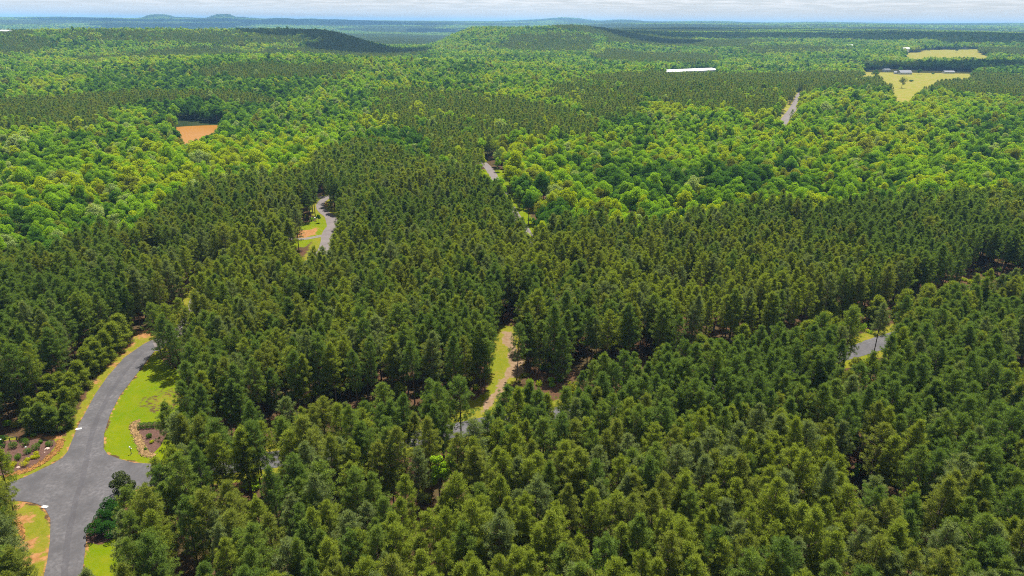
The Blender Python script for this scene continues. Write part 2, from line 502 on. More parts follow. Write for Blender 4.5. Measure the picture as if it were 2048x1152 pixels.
SIDE = lane([(300, 949), (335, 949), (430, 934), (600, 912), (810, 880), (908, 862), (1033, 838), (1240, 812), (1310, 796), (1500, 755), (1707, 703), (1770, 682), (1860, 655), (1960, 632), (2120, 600)], 6.0)
MAIN = lane([(297, 703), (308, 690), (335, 676), (372, 650), (392, 620), (398, 596), (424, 568), (500, 562), (590, 540), (645, 505), (656, 464), (664, 453), (664, 443), (659, 432.5), (648.5, 425), (642, 417), (640.7, 409), (646, 401), (655, 395), (668, 390)],
            [5.6, 5.6, 5.5, 5.2, 5, 5, 5, 5, 5, 5, 4.6, 4.6, 5.2, 4.6, 4.2, 4, 3.8, 3.8, 3.8, 3.8])
MAIN_SPUR = lane([(655, 395), (638, 394.5), (618, 392)], 4.0)
DRIVE = lane([(652, 470), (610, 477.5), (575, 478.5), (540, 480)], 3.0)
BACK = lane([(962, 322), (969, 328.5), (977, 336), (986, 350), (996, 370), (1010, 396), (1029, 430), (1051, 464), (1066, 500), (1100, 540)], 5.0)
FAR = lane([(1603, 186), (1599, 191), (1592, 206.5), (1583, 222), (1575, 232.5), (1567, 245), (1558, 262)], 7.5)
FAR_SPUR = lane([(1578, 229), (1557, 228), (1540, 227.5)], 5.0)
EDGE = lane([(2026, 822), (2040, 800), (2060, 776), (2100, 740)], 6.0)
LANES = [SIDE, MAIN, MAIN_SPUR, DRIVE, BACK, FAR, FAR_SPUR, EDGE]

LAWN_R = hits([(302, 712), (273, 748), (240, 791), (220, 830), (208, 868), (207, 897), (215, 909), (240, 918), (268, 925), (335, 931), (370, 905), (385, 850), (395, 800), (370, 760), (335, 725)])
LAWN_B = hits([(164, 1165), (168, 1120), (172, 1087), (215, 1082), (250, 1070), (290, 1100), (300, 1165)])
VERGE_BL = hits([(20, 1001), (55, 1004), (83, 1012), (101, 1038), (101, 1053), (100, 1083), (88, 1165), (25, 1165), (20, 1100), (40, 1060), (20, 1030), (-30, 1010)])
VERGE_L = hits([(37, 960), (101, 930), (135, 903), (158, 849), (192, 787), (249, 715), (304, 680), (310, 655), (262, 668), (272, 684), (235, 708), (205, 742), (180, 772), (158, 808), (148, 845), (132, 872), (60, 880), (10, 872), (-20, 900), (-20, 975)])
BED_L = hits(zoomed([(-60, 500), (140, 450), (350, 440), (700, 425), (960, 450), (1000, 520), (880, 680), (720, 830), (500, 960), (250, 1035), (-60, 1090)], 8.86, 0, 830))
BED_L_EDGE = hits(zoomed([(1060, 440), (1075, 510), (1010, 620), (900, 740), (720, 860), (500, 978), (250, 1045), (100, 1075)], 8.86, 0, 830))
BED_R = hits(zoomed([(740, 230), (1000, 215), (1240, 205), (1300, 380), (1160, 640), (1000, 800), (850, 560), (780, 400)], 8.86, 190, 820))
BED_R_EDGE = hits(zoomed([(800, 195), (715, 215), (690, 300), (715, 400), (760, 500), (810, 620), (845, 720), (900, 790), (1060, 810)], 8.86, 190, 820))
BED_MID = hits(zoomed([(1055, 560), (1045, 650), (1045, 760), (1240, 760), (1400, 690), (1500, 600), (1400, 300), (1290, 320), (1150, 450)], 6, 0, 960))
SANDY = hits(zoomed([(1160, 240), (1262, 245), (1262, 300), (1330, 470), (1330, 560), (1230, 600), (1170, 700), (1050, 860), (1015, 880), (1040, 780), (1110, 690), (1180, 590), (1225, 500), (1215, 400), (1180, 310)], 3.84, 700, 600))
GLADE = hits(zoomed([(1130, 200), (1290, 210), (1330, 470), (1340, 560), (1180, 760), (1030, 930), (860, 1010), (700, 960), (640, 860), (700, 800), (880, 780), (1040, 720), (1060, 620), (1080, 420)], 3.84, 700, 600))
CURVE_LAWN = hits(zoomed([(560, 430), (640, 500), (700, 540), (730, 600), (690, 700), (560, 800), (400, 960), (100, 960), (60, 800), (320, 600), (540, 550)], 7.68, 560, 370))
CURVE_CLAY = hits(zoomed([(120, 790), (330, 690), (480, 690), (560, 640), (600, 660), (520, 770), (430, 800), (250, 815)], 7.68, 560, 370))
CURVE_CLAY2 = hits(zoomed([(650, 300), (720, 260), (740, 340), (700, 350)], 7.68, 560, 370))
FIELD = hits(zoomed([(200, 300), (470, 262), (850, 280), (1480, 300), (1520, 345), (1480, 390), (1100, 470), (900, 620), (700, 700), (540, 690), (500, 500), (400, 400), (240, 360)], 5.565, 1680, 90))
FIELD_FAR = hits(zoomed([(640, 108), (900, 74), (930, 56), (1080, 54), (1540, 44), (1580, 110), (1760, 132), (1600, 158), (1300, 170), (1000, 165), (780, 165)], 5.565, 1680, 90))
FIELD_TRACK = hits(zoomed([(900, 60), (960, 82), (1040, 112), (1120, 138)], 5.565, 1680, 90))
POND_Z = -5.2
def on_level(px, py, z):
    d = sight(px, py); t = (z - CAM_H) / d[2]
    return np.array([d[0] * t, d[1] * t])
POND = np.array([on_level(a, b, POND_Z) for a, b in [(354, 243), (372, 243.5), (389, 244.5), (404, 246.5), (418, 247.6), (436, 247), (449, 246.5), (456, 250), (448, 257), (430, 268), (412, 281), (392, 291), (372, 297), (352, 296), (346, 284), (351, 266)]])

# what the photograph shows open: no tree stands where its crown would cover these
CLEAR = [
    [(20, 872), (45, 880), (100, 880), (140, 866), (152, 838), (165, 800), (190, 768), (215, 737), (252, 702), (276, 684), (270, 668), (285, 660), (306, 660), (303, 690), (303, 722), (312, 748), (338, 772), (350, 800), (348, 832), (335, 838), (332, 850), (300, 858), (290, 880), (285, 905), (285, 922), (250, 930), (228, 945), (222, 965), (228, 990), (205, 1012), (180, 1045), (172, 1085), (195, 1088), (226, 1080), (232, 1152), (40, 1152), (45, 1090), (45, 1050), (30, 1020), (10, 1000), (0, 1003), (0, 985), (25, 970), (10, 940), (8, 900)],
    zoomed([(1150, 240), (1260, 240), (1260, 290), (1200, 330), (1200, 420), (1230, 450), (1310, 480), (1320, 540), (1240, 570), (1180, 640), (1120, 680), (1160, 740), (1060, 790), (1010, 880), (900, 900), (860, 960), (840, 990), (800, 1000), (760, 980), (840, 930), (870, 880), (880, 820), (960, 780), (1050, 730), (1070, 680), (1060, 620), (1090, 540), (1100, 400), (1100, 300)], 3.84, 700, 600),
    zoomed([(560, 180), (740, 180), (720, 220), (690, 260), (660, 300), (720, 380), (880, 440), (910, 540), (870, 640), (820, 680), (740, 760), (700, 720), (640, 760), (560, 800), (440, 850), (380, 920), (250, 940), (150, 850), (0, 850), (0, 820), (180, 800), (140, 760), (300, 740), (340, 610), (420, 575), (540, 560), (600, 480), (560, 440), (570, 330), (540, 300), (600, 230)], 7.68, 560, 370),
    zoomed([(1340, 75), (1420, 60), (1425, 110), (1455, 150), (1440, 160), (1390, 130)], 2.926, 500, 300),
    zoomed([(1450, 150), (1505, 185), (1545, 240), (1580, 285), (1570, 290), (1520, 225), (1455, 170)], 2.926, 500, 300),
    zoomed([(1600, 330), (1640, 385), (1685, 455), (1655, 495), (1628, 485), (1635, 440), (1606, 370)], 2.926, 500, 300),
    zoomed([(640, 230), (725, 225), (690, 350), (640, 480), (560, 560), (520, 700), (420, 810), (330, 870), (220, 990), (200, 970), (205, 780), (250, 720), (170, 680), (170, 655), (310, 660), (350, 450), (500, 440), (540, 290), (620, 250)], 11.52, 1540, 170),
    zoomed([(345, 318), (800, 335), (1200, 385), (1600, 380), (1000, 640), (600, 800), (350, 830), (310, 640)], 13.65, 330, 220),
    zoomed([(240, 310), (470, 270), (560, 270), (620, 285), (850, 290), (1000, 300), (1150, 295), (1460, 310), (1470, 345), (1360, 360), (1250, 370), (1150, 380), (1060, 400), (1040, 430), (960, 450), (860, 490), (820, 530), (820, 580), (740, 600), (640, 600), (575, 640), (600, 550), (690, 520), (690, 480), (620, 440), (480, 410), (470, 330), (240, 350)], 5.565, 1680, 90),
    zoomed([(700, 105), (900, 80), (920, 60), (970, 65), (1080, 60), (1520, 50), (1540, 110), (1700, 130), (1600, 150), (1500, 130), (1110, 130), (990, 130), (860, 150), (790, 140)], 5.565, 1680, 90),
    [(1328, 139.5), (1412, 136), (1438, 137.5), (1433, 141.5), (1330, 142.8)],
    zoomed([(640, 745), (850, 640), (1100, 550), (1370, 460), (1370, 590), (1150, 710), (880, 835), (670, 845)], 7.2, 1600, 600),
    [(2036, 795), (2050, 780), (2050, 808), (2040, 806)],
    [(748, 153), (756, 153), (756, 158), (748, 158)],
    [(800, 874), (815, 872), (820, 890), (802, 894)],
]

SEE_UNDER = [
    [(1890, 518), (1965, 512), (2040, 526), (2040, 536), (1960, 528)],
    [(330, 586), (382, 580), (382, 600), (345, 606)],
    [(1003, 590), (1046, 584), (1046, 650), (1008, 655)],
]

# ------------------------------------------------------------------ land
def ground_material():
    m, n, l, out = nodes('land')
    tc = n.new('ShaderNodeTexCoord')
    pos = tc.outputs['Object']
    def attr(a):
        k = n.new('ShaderNodeAttribute'); k.attribute_name = a; return k.outputs['Fac']
    n1 = noise_fac(n, l, 0.9, 5, 0.35, 0.65, pos); n2 = noise_fac(n, l, 0.12, 5, 0.38, 0.62, pos); n3 = noise_fac(n, l, 4.0, 3, 0.3, 0.7, pos)
    straw = mixrgb(n, l, n1, (0.080, 0.038, 0.021), (0.125, 0.061, 0.032))
    straw = mixrgb(n, l, n2, straw, (0.064, 0.055, 0.019))
    straw = mixrgb(n, l, n3, straw, (0.048, 0.029, 0.019), 'MIX')
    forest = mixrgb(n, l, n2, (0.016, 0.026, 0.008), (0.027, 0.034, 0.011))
    lawn = mixrgb(n, l, n2, (0.060, 0.112, 0.002), (0.115, 0.140, 0.003))
    lawn = mixrgb(n, l, n1, lawn, (0.082, 0.122, 0.002))
    n4 = noise_fac(n, l, 0.35, 6, 0.36, 0.64, pos, 0.7)
    k4 = n.new('ShaderNodeMath'); k4.operation = 'MULTIPLY'; k4.inputs[1].default_value = 0.45; l.new(n4, k4.inputs[0])
    lawn = mixrgb(n, l, k4.outputs[0], lawn, (0.135, 0.130, 0.010))
    dry = mixrgb(n, l, n2, (0.120, 0.128, 0.010), (0.165, 0.130, 0.020))
    dry = mixrgb(n, l, n1, dry, (0.098, 0.112, 0.008))
    clay = mixrgb(n, l, n1, (0.191, 0.087, 0.032), (0.254, 0.133, 0.055))
    sand = mixrgb(n, l, n1, (0.152, 0.098, 0.054), (0.188, 0.130, 0.080))
    fld = mixrgb(n, l, n2, (0.140, 0.152, 0.014), (0.195, 0.160, 0.045))
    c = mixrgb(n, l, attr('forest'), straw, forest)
    for a, col in (('dry', dry), ('lawn', lawn), ('clay', clay), ('sand', sand), ('field', fld)):
        k = n.new('ShaderNodeMath'); k.operation = 'MULTIPLY_ADD'; k.inputs[1].default_value = 1.0
        l.new(attr(a), k.inputs[0])
        s = n.new('ShaderNodeMath'); s.operation = 'MULTIPLY_ADD'; s.inputs[1].default_value = 0.5; s.inputs[2].default_value = -0.25
        l.new(n1, s.inputs[0])
        l.new(s.outputs[0], k.inputs[2])
        mr = n.new('ShaderNodeMapRange'); mr.inputs['From Min'].default_value = 0.35; mr.inputs['From Max'].default_value = 0.65
        l.new(k.outputs[0], mr.inputs['Value'])
        c = mixrgb(n, l, mr.outputs[0], c, col)
    b = n.new('ShaderNodeBsdfDiffuse'); l.new(c, b.inputs['Color'])
    bp = n.new('ShaderNodeBump'); bp.inputs['Strength'].default_value = 0.5; bp.inputs['Distance'].default_value = 0.15
    l.new(n3, bp.inputs['Height']); l.new(bp.outputs[0], b.inputs['Normal'])
    l.new(b.outputs[0], out.inputs[0])
    return m

def soft_in(poly, x, y, w=0.6):
    d = dist_line(poly, x, y, True)
    s = np.where(inside(poly, x, y), d, -d)
    return np.clip(0.5 + s / (2 * w), 0, 1)

def make_ground():
    rr = np.concatenate([[0.0, 25, 45], np.geomspace(60, 400, 330), np.geomspace(402, 2600, 240)[1:], np.geomspace(2640, 24000, 90)])
    aa = np.radians(np.concatenate([np.linspace(-180, -58, 26)[:-1], np.linspace(-58, 58, 420), np.linspace(58, 180, 26)[1:]]))
    A, RR = np.meshgrid(aa, rr)
    X = RR * np.sin(A); Y = RR * np.cos(A)
    Z = height(X, Y)
    nr, na = X.shape
    idx = np.arange(nr * na).reshape(nr, na)
    F = np.stack([idx[:-1, :-1], idx[:-1, 1:], idx[1:, 1:], idx[1:, :-1]], -1).reshape(-1, 4)[:, ::-1]
    mb = MB().add(np.stack([X, Y, Z], -1).reshape(-1, 3), F)
    o = mb.build('ground', ground_material(), flat=False)
    tag(o, kind='structure')
    x, y = X.ravel(), Y.ravel()
    masks = {k: np.zeros(len(x)) for k in ('forest', 'dry', 'lawn', 'clay', 'sand', 'field')}
    r = np.hypot(x, y)
    near = r < 420
    far_ = ~near
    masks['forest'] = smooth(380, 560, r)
    jx = x + (vnoise(x / 2.1, y / 2.1, 5) - 0.5) * 1.6; jy = y + (vnoise(x / 2.1, y / 2.1, 9) - 0.5) * 1.6
    def put(k, poly, w=0.6, amt=1.0, sel=near):
        b = np.zeros(len(x)); b[sel] = soft_in(poly, jx[sel], jy[sel], w) * amt
        masks[k] = np.maximum(masks[k], b)
    put('lawn', LAWN_R); put('lawn', LAWN_B); put('dry', VERGE_BL); put('dry', VERGE_L); put('dry', GLADE, 1.2); put('sand', SANDY, 0.8)
    put('lawn', CURVE_LAWN, 1.0); put('clay', CURVE_CLAY, 1.2); put('clay', CURVE_CLAY2, 1.0)
    # tan worn patch on the lawn, orange soil at the end of the verge and in the lower left verge
    for (px, py), rad, k in (((335, 800), 4.5, 'dry'), ((288, 668), 3.6, 'clay'), ((300, 662), 3.0, 'clay'), ((45, 1040), 2.2, 'clay'), ((58, 1085), 1.9, 'clay'), ((62, 1120), 1.8, 'clay'), ((38, 1012), 1.6, 'clay'),
                             ((110, 872), 1.6, 'clay'), ((70, 872), 1.6, 'clay'), ((220, 730), 1.8, 'clay'), ((190, 765), 1.4, 'clay'), ((240, 706), 2.2, 'clay'), ((255, 690), 2.6, 'clay'), ((214, 911), 0.8, 'clay')):
        c = hit(px, py); dd = np.hypot(jx - c[0], jy - c[1])
        masks[k] = np.maximum(masks[k], np.clip(1 - dd / (1.5 * rad), 0, 1) * (r < 300))
    masks['lawn'] *= 1 - 0.9 * np.clip(1 - np.hypot(jx - hit(335, 800)[0], jy - hit(335, 800)[1]) / 9, 0, 1)
    for ln, w in ((SIDE, 3.2), (MAIN, 3.0), (BACK, 4.0), (EDGE, 2)):
        d = np.full(len(x), 1e9); d[near] = dist_line(ln[:, :2], jx[near], jy[near])
        masks['dry'] = np.maximum(masks['dry'], np.clip((3 + w - d) / 2 + 0.5, 0, 1))
    d = np.full(len(x), 1e9); d[near] = dist_line(BACK[:, :2], jx[near], jy[near])
    masks['lawn'] = np.maximum(masks['lawn'], np.clip((7.5 - d) / 2 + 0.5, 0, 1) * 0.9)
    d = np.full(len(x), 1e9); sel = (r > 380) & (r < 1300); d[sel] = dist_line(FAR[:, :2], x[sel], y[sel])
    masks['field'] = np.maximum(masks['field'], np.clip((12 - d) / 3, 0, 1))
    for poly in (FIELD, FIELD_FAR):
        sel = (r > 500) & (r < 3000); b = np.zeros(len(x)); b[sel] = soft_in(poly, x[sel] + (vnoise(x[sel] / 14, y[sel] / 14, 3) - 0.5) * 14, y[sel] + (vnoise(x[sel] / 14, y[sel] / 14, 4) - 0.5) * 14, 4)
        masks['field'] = np.maximum(masks['field'], b)
    sel = (r > 500) & (r < 3000); d = np.full(len(x), 1e9); d[sel] = dist_line(FIELD_TRACK, x[sel], y[sel])
    masks['sand'] = np.maximum(masks['sand'], np.clip((5.5 - d) / 2, 0, 1))
    ring = np.zeros(len(x)); sel = r < 330
    ring[sel] = np.clip(1.3 - dist_line(JUNCTION, x[sel], y[sel], True) / 0.55, 0, 1) * (0.35 + 0.5 * vnoise(x[sel] / 1.3, y[sel] / 1.3, 8))
    masks['clay'] = np.maximum(masks['clay'], ring)
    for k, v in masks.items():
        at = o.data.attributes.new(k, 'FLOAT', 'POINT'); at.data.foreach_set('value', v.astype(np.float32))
    return o
make_ground()

def asphalt(name, col, worn):
    m, n, l, out = nodes(name)
    tc = n.new('ShaderNodeTexCoord'); pos = tc.outputs['Object']
    f1 = noise_fac(n, l, 0.22, 6, 0.34, 0.66, pos, 0.6); f2 = noise_fac(n, l, 1.6, 4, 0.3, 0.7, pos); f3 = noise_fac(n, l, 14, 2, 0.3, 0.7, pos)
    c = mixrgb(n, l, f1, tuple(v * 0.82 for v in col), worn)
    c = mixrgb(n, l, f2, c, tuple(v * 0.92 for v in col))
    k = n.new('ShaderNodeMath'); k.operation = 'MULTIPLY'; k.inputs[1].default_value = 0.4; l.new(f3, k.inputs[0])
    c = mixrgb(n, l, k.outputs[0], c, tuple(v * 0.75 for v in col))
    # cracks sealed with tar, a few long wandering lines
    vo = n.new('ShaderNodeTexVoronoi'); vo.feature = 'DISTANCE_TO_EDGE'; vo.inputs['Scale'].default_value = 0.11
    wv = n.new('ShaderNodeTexNoise'); wv.inputs['Scale'].default_value = 0.35; wv.inputs['Detail'].default_value = 4
    l.new(pos, wv.inputs['Vector'])
    ad = n.new('ShaderNodeVectorMath'); ad.operation = 'MULTIPLY_ADD'; ad.inputs[1].default_value = (4, 4, 0)
    l.new(wv.outputs['Color'], ad.inputs[0]); l.new(pos, ad.inputs[2]); l.new(ad.outputs[0], vo.inputs['Vector'])
    lt = n.new('ShaderNodeMath'); lt.operation = 'LESS_THAN'; lt.inputs[1].default_value = 0.006; l.new(vo.outputs['Distance'], lt.inputs[0])
    k2 = n.new('ShaderNodeMath'); k2.operation = 'MULTIPLY'; k2.inputs[1].default_value = 0.45; l.new(lt.outputs[0], k2.inputs[0])
    c = mixrgb(n, l, k2.outputs[0], c, (0.06, 0.06, 0.065))
    b = n.new('ShaderNodeBsdfPrincipled'); b.inputs['Roughness'].default_value = 0.85; b.inputs['Specular IOR Level'].default_value = 0.25
    l.new(c, b.inputs['Base Color']); l.new(b.outputs[0], out.inputs[0])
    return m
M_ASPH = asphalt('asphalt', (0.058, 0.055, 0.058), (0.118, 0.111, 0.114))
M_ASPH2 = asphalt('pale asphalt', (0.118, 0.099, 0.094), (0.165, 0.140, 0.132))
M_SEAM = asphalt('asphalt along the joint', (0.052, 0.049, 0.053), (0.086, 0.081, 0.085))
M_TRACK = plain('gravel drive', (0.13, 0.115, 0.10), 0.9, 0.25, 1.2, spec=0.1)

def prism(poly, z0, z1):
    """flat slab with vertical edges from a counter-clockwise outline"""
    import bmesh
    bm = bmesh.new()
    vs_ = [bm.verts.new((p[0], p[1], z1)) for p in poly]
    f = bm.faces.new(vs_)
    if f.normal.z < 0: f.normal_flip()
    bm.normal_update()
    if f.normal.z < 0: f.normal_flip()
    r = bmesh.ops.triangulate(bm, faces=[f])
    lo = [bm.verts.new((p[0], p[1], z0)) for p in poly]
    n = len(poly)
    for i in range(n):
        bm.faces.new((vs_[i], lo[i], lo[(i + 1) % n], vs_[(i + 1) % n]))
    bmesh.ops.recalc_face_normals(bm, faces=bm.faces[:])
    me = bpy.data.meshes.new('slab'); bm.to_mesh(me); bm.free()
    return me

def slab(name, poly, z0, z1, mat, kind='structure'):
    me = prism(poly, z0, z1); me.name = name; me.materials.append(mat)
    o = bpy.data.objects.new(name, me); COL.objects.link(o)
    return tag(o, kind=kind)

def ribbon(name, ln, mat, lift=0.05):
    P = ln[:, :2]; T = np.gradient(P, axis=0); T = T / (np.linalg.norm(T, axis=1, keepdims=True) + 1e-9)
    Nn = np.stack([-T[:, 1], T[:, 0]], 1); w = ln[:, 2:3] / 2
    rng = np.random.RandomState(4)
    wl_ = w + rng.normal(size=w.shape) * 0.06; wr_ = w + rng.normal(size=w.shape) * 0.06
    Lf, Rt = P + Nn * wl_, P - Nn * wr_
    hz = lambda Q: height(Q[:, 0], Q[:, 1])
    zl, zr = hz(Lf), hz(Rt)
    n = len(P)
    V = np.concatenate([np.column_stack([Lf, zl + lift]), np.column_stack([Rt, zr + lift]), np.column_stack([Lf, zl - 0.2]), np.column_stack([Rt, zr - 0.2])])
    i = np.arange(n - 1)
    F = np.concatenate([np.stack([i, n + i, n + i + 1, i + 1], 1), np.stack([i, i + 1, 2 * n + i + 1, 2 * n + i], 1), np.stack([n + i, 3 * n + i, 3 * n + i + 1, n + i + 1], 1)])
    o = MB().add(V, F).build(name, mat)
    return tag(o, kind='structure')

slab('road', JUNCTION, -0.2, 0.060, M_ASPH)
ribbon('side_road', SIDE, M_ASPH, 0.045)
ribbon('winding_road', MAIN, M_ASPH2, 0.050)
ribbon('road_joint', lane([(128, 1160), (134, 1090), (150, 1010), (168, 945), (181, 880), (196, 835), (222, 785), (252, 741), (286, 703)], 1.0), M_SEAM, 0.066)
ribbon('winding_road_branch', MAIN_SPUR, M_ASPH2, 0.056)
ribbon('driveway', DRIVE, M_TRACK, 0.040)
ribbon('back_road', BACK, M_ASPH2, 0.05)
ribbon('far_road', FAR, M_ASPH2, 0.35)
ribbon('far_road_branch', FAR_SPUR, M_ASPH2, 0.30)
ribbon('edge_road', EDGE, M_ASPH, 0.05)

M_MULCH = plain('mulch', (0.078, 0.043, 0.033), 0.95, 0.35, 2.5, spec=0.05, bump_s=0.4)
slab('mulch_bed', BED_L, -0.1, 0.035, M_MULCH)
slab('mulch_bed', BED_R, -0.1, 0.035, M_MULCH)
slab('mulch_bed', BED_MID, -0.1, 0.035, M_MULCH)

def water_material():
    m, n, l, out = nodes('muddy water')
    tc = n.new('ShaderNodeTexCoord')
    f = noise_fac(n, l, 0.02, 4, 0.35, 0.65, tc.outputs['Object'])
    c = mixrgb(n, l, f, (0.205, 0.088, 0.009), (0.235, 0.106, 0.014))
    b = n.new('ShaderNodeBsdfPrincipled'); b.inputs['Roughness'].default_value = 0.35; b.inputs['Specular IOR Level'].default_value = 0.06
    l.new(c, b.inputs['Base Color'])
    w = n.new('ShaderNodeTexNoise'); w.inputs['Scale'].default_value = 0.9; l.new(tc.outputs['Object'], w.inputs['Vector'])
    bp = n.new('ShaderNodeBump'); bp.inputs['Strength'].default_value = 0.08; l.new(w.outputs['Fac'], bp.inputs['Height']); l.new(bp.outputs[0], b.inputs['Normal'])
    l.new(b.outputs[0], out.inputs[0])
    return m
slab('pond', spline(np.vstack([POND, POND[:1]]), 4)[:-1], POND_Z - 4, POND_Z, water_material())

#@@HAZE
HAZE_DENSITY = 0.000072
def make_haze():
    m, n, l, out = nodes('haze air')
    pv = n.new('ShaderNodeVolumePrincipled')
    pv.inputs['Color'].default_value = (0.27, 0.57, 0.96, 1)
    pv.inputs['Density'].default_value = HAZE_DENSITY
    pv.inputs['Anisotropy'].default_value = 0.15
    l.new(pv.outputs[0], out.inputs['Volume'])
    o = MB().box((0, 0, 55), (50000, 50000, 215)).build('haze', m)
    tag(o, kind='stuff')
    m.cycles.homogeneous_volume = True
make_haze()

# unseen cumulus added well above the view to shade the distant woods
def make_shade_clouds():
    import bmesh
    g = np.random.RandomState(17)
    mb = MB()
    bm = bmesh.new(); bmesh.ops.create_icosphere(bm, subdivisions=2, radius=1.0)
    bm.verts.ensure_lookup_table()
    SV = np.array([v.co[:] for v in bm.verts]); SF = np.array([[v.index for v in f.verts] for f in bm.faces]); bm.free()
    for (u, v, wide, deep) in ((690, 78, 300, 210), (1330, 72, 420, 330), (1960, 132, 230, 100), (1650, 74, 500, 300), (1900, 70, 520, 400),
                               (330, 54, 900, 700), (900, 62, 420, 500), (600, 47, 1500, 1300), (1500, 60, 700, 500)):
        c = hit(u, v, 8); z0 = 1050.0; k = (z0 - float(height(c[0], c[1]))) / sd.z
        cx, cy_ = c[0] + sd.x * k, c[1] + sd.y * k
        for q in range(13):
            px, py = g.normal(size=2) * 0.42; s_ = g.uniform(0.28, 0.55)
            V = SV * (1 + 0.10 * np.sin(SV[:, [1, 2, 0]] * 5 + g.uniform(0, 6, 3))) * np.array([wide * s_, deep * s_, min(wide, deep) * s_ * 0.7])
            V[:, 2] = np.maximum(V[:, 2], -20)
            mb.add(V + np.array([cx + px * wide, cy_ + py * deep, z0 + 20]), SF)
    m, n, l, out = nodes('cloud white')
    b = n.new('ShaderNodeBsdfDiffuse'); b.inputs['Color'].default_value = (0.85, 0.85, 0.86, 1); l.new(b.outputs[0], out.inputs[0])
    return tag(mb.build('shade_clouds', m, flat=False), kind='stuff')
make_shade_clouds()

#@@FOREST
# ------------------------------------------------------------------ where which forest grows (outlines on the canopy)
PINE_NEAR = hits([(-200, 500), (0, 500), (60, 490), (120, 482), (150, 462), (215, 452), (262, 458), (330, 405), (350, 392), (400, 362), (480, 352), (545, 347), (590, 347), (630, 332), (632, 303), (720, 285), (800, 300), (870, 325), (945, 328), (962, 345), (1000, 372), (1036, 430), (1058, 465), (1080, 448), (1105, 440), (1200, 425), (1250, 440), (1300, 442), (1400, 420), (1500, 410), (1560, 400), (1640, 415), (1720, 402), (1800, 396), (1900, 392), (2048, 385), (2300, 380), (2900, 1400), (2300, 3000), (-300, 3000), (-900, 1400)], 14)
PINE_FAR = [hits(p, 13) for p in (
    [(765, 180), (880, 178), (1050, 195), (1090, 205), (1150, 225), (1180, 245), (1160, 262), (1060, 262), (960, 268), (860, 262), (800, 245), (770, 215)],
    [(1050, 193), (1100, 168), (1200, 150), (1320, 143), (1480, 150), (1590, 150), (1650, 160), (1640, 190), (1600, 185), (1560, 205), (1548, 228), (1450, 215), (1370, 205), (1300, 190), (1150, 195)],
    [(-100, 200), (60, 195), (180, 200), (310, 228), (330, 255), (230, 262), (120, 250), (-100, 262)],
    [(1180, 190), (1290, 195), (1300, 225), (1240, 235), (1180, 225)],
    [(540, 98), (620, 90), (760, 92), (850, 100), (860, 108), (760, 110), (640, 104)],
    [(90, 62), (240, 60), (400, 62), (560, 63), (700, 66), (760, 92), (560, 86), (420, 90), (300, 82), (150, 76)],
    [(-50, 62), (60, 72), (110, 88), (60, 104), (-50, 108)],
    [(1010, 72), (1100, 66), (1180, 68), (1190, 98), (1080, 102), (990, 98)],
    [(1195, 58), (1320, 57), (1380, 64), (1340, 76), (1220, 84)],
    [(1480, 92), (1620, 90), (1700, 96), (1640, 106), (1500, 104)],
    [(860, 262), (980, 275), (1000, 320), (930, 318), (860, 300)],
)]
OAK_DARK = [hits(p, 14) for p in (
    [(260, 130), (420, 118), (560, 128), (640, 150), (620, 190), (540, 205), (450, 235), (340, 230), (250, 200), (150, 180), (180, 140)],
    [(1060, 395), (1150, 385), (1180, 440), (1120, 450), (1075, 445), (1040, 390), (1010, 340), (1050, 340)],
    [(1830, 118), (2100, 118), (2100, 180), (1960, 180), (1900, 165), (1850, 130)],
)]

# single leafy trees among the pines: pixel of the crown middle, its height above ground, crown half-width, total height, colour, label
SINGLES = [
    ((880, 955), 7.0, 2.2, 13.5, 0, 'slender bright green tree alone among dark pines below the glade'),
    ((899, 903), 8.5, 1.25, 10.5, 0, 'small round topped bright green tree just behind the slender bright tree'),
    ((1053, 640), 4.8, 1.9, 7.0, 3, 'small yellow green tree at the right side of the glade head'),
    ((1696, 655), 4.6, 2.8, 7.6, 0, 'bushy green tree overhanging the road bend on the right'),
    ((1722, 790), 7.2, 1.8, 10.0, 0, 'bright green tree poking out of pines below the road bend'),
    ((1195, 1128), 7.5, 2.2, 10.5, 0, 'bright green leafy tree at the bottom edge right of middle'),
    ((1748, 728), 1.8, 2.8, 3.6, 3, 'low yellow green thicket beside the road bend'),
    ((1716, 726), 1.6, 2.3, 3.2, 5, 'low olive thicket left of the yellow one by the road bend'),
    ((1782, 712), 1.3, 1.9, 2.6, 3, 'small yellow green bush right of the thicket by the road bend'),
    ((745, 985), 8.0, 1.5, 10.0, 3, 'yellow green young tree among pines left of the bright sapling'),
    ((1745, 975), 7.0, 1.6, 10.0, 4, 'mid green leafy tree among the pines at the lower right'),
]
SPOTS = []
for (pp, zc, wd, hh, co, lb) in SINGLES:
    c = hit(pp[0], pp[1], zc); SPOTS.append((c[0], c[1], wd + 1.2)); SPOTS.append((c[0] * 0.975, c[1] * 0.975, 1.6))
FLARED = [((893, 880), 12.0, 2.7, 'lone pine with branches to the ground at the foot of the glade'), ((400, 800), 15.0, 3.3, 'wide pine at the corner of the curving road lawn'),
          ((410, 1120), 13, 2.9, 'wide low branched yellowish pine at the bottom left of middle'),
          ((346, 738), 15.5, 3.5, 'wide dark pine overhanging the lawn where the curving road disappears'), ((330, 706), 14.0, 3.0, 'pine hiding the end of the curving road'),
          ((352, 915), 13.0, 2.7, 'low branched pine leaning over the right end of the lawn bed'), ((1078, 742), 14.0, 3.0, 'low branched pine at the right edge of the grassy glade'), ((1122, 762), 14.5, 2.9, 'low branched pine a little right of the grassy glade')]
for pp, hh, wd, lb in FLARED:
    c = hit(*pp); SPOTS.append((c[0], c[1], 3.6))

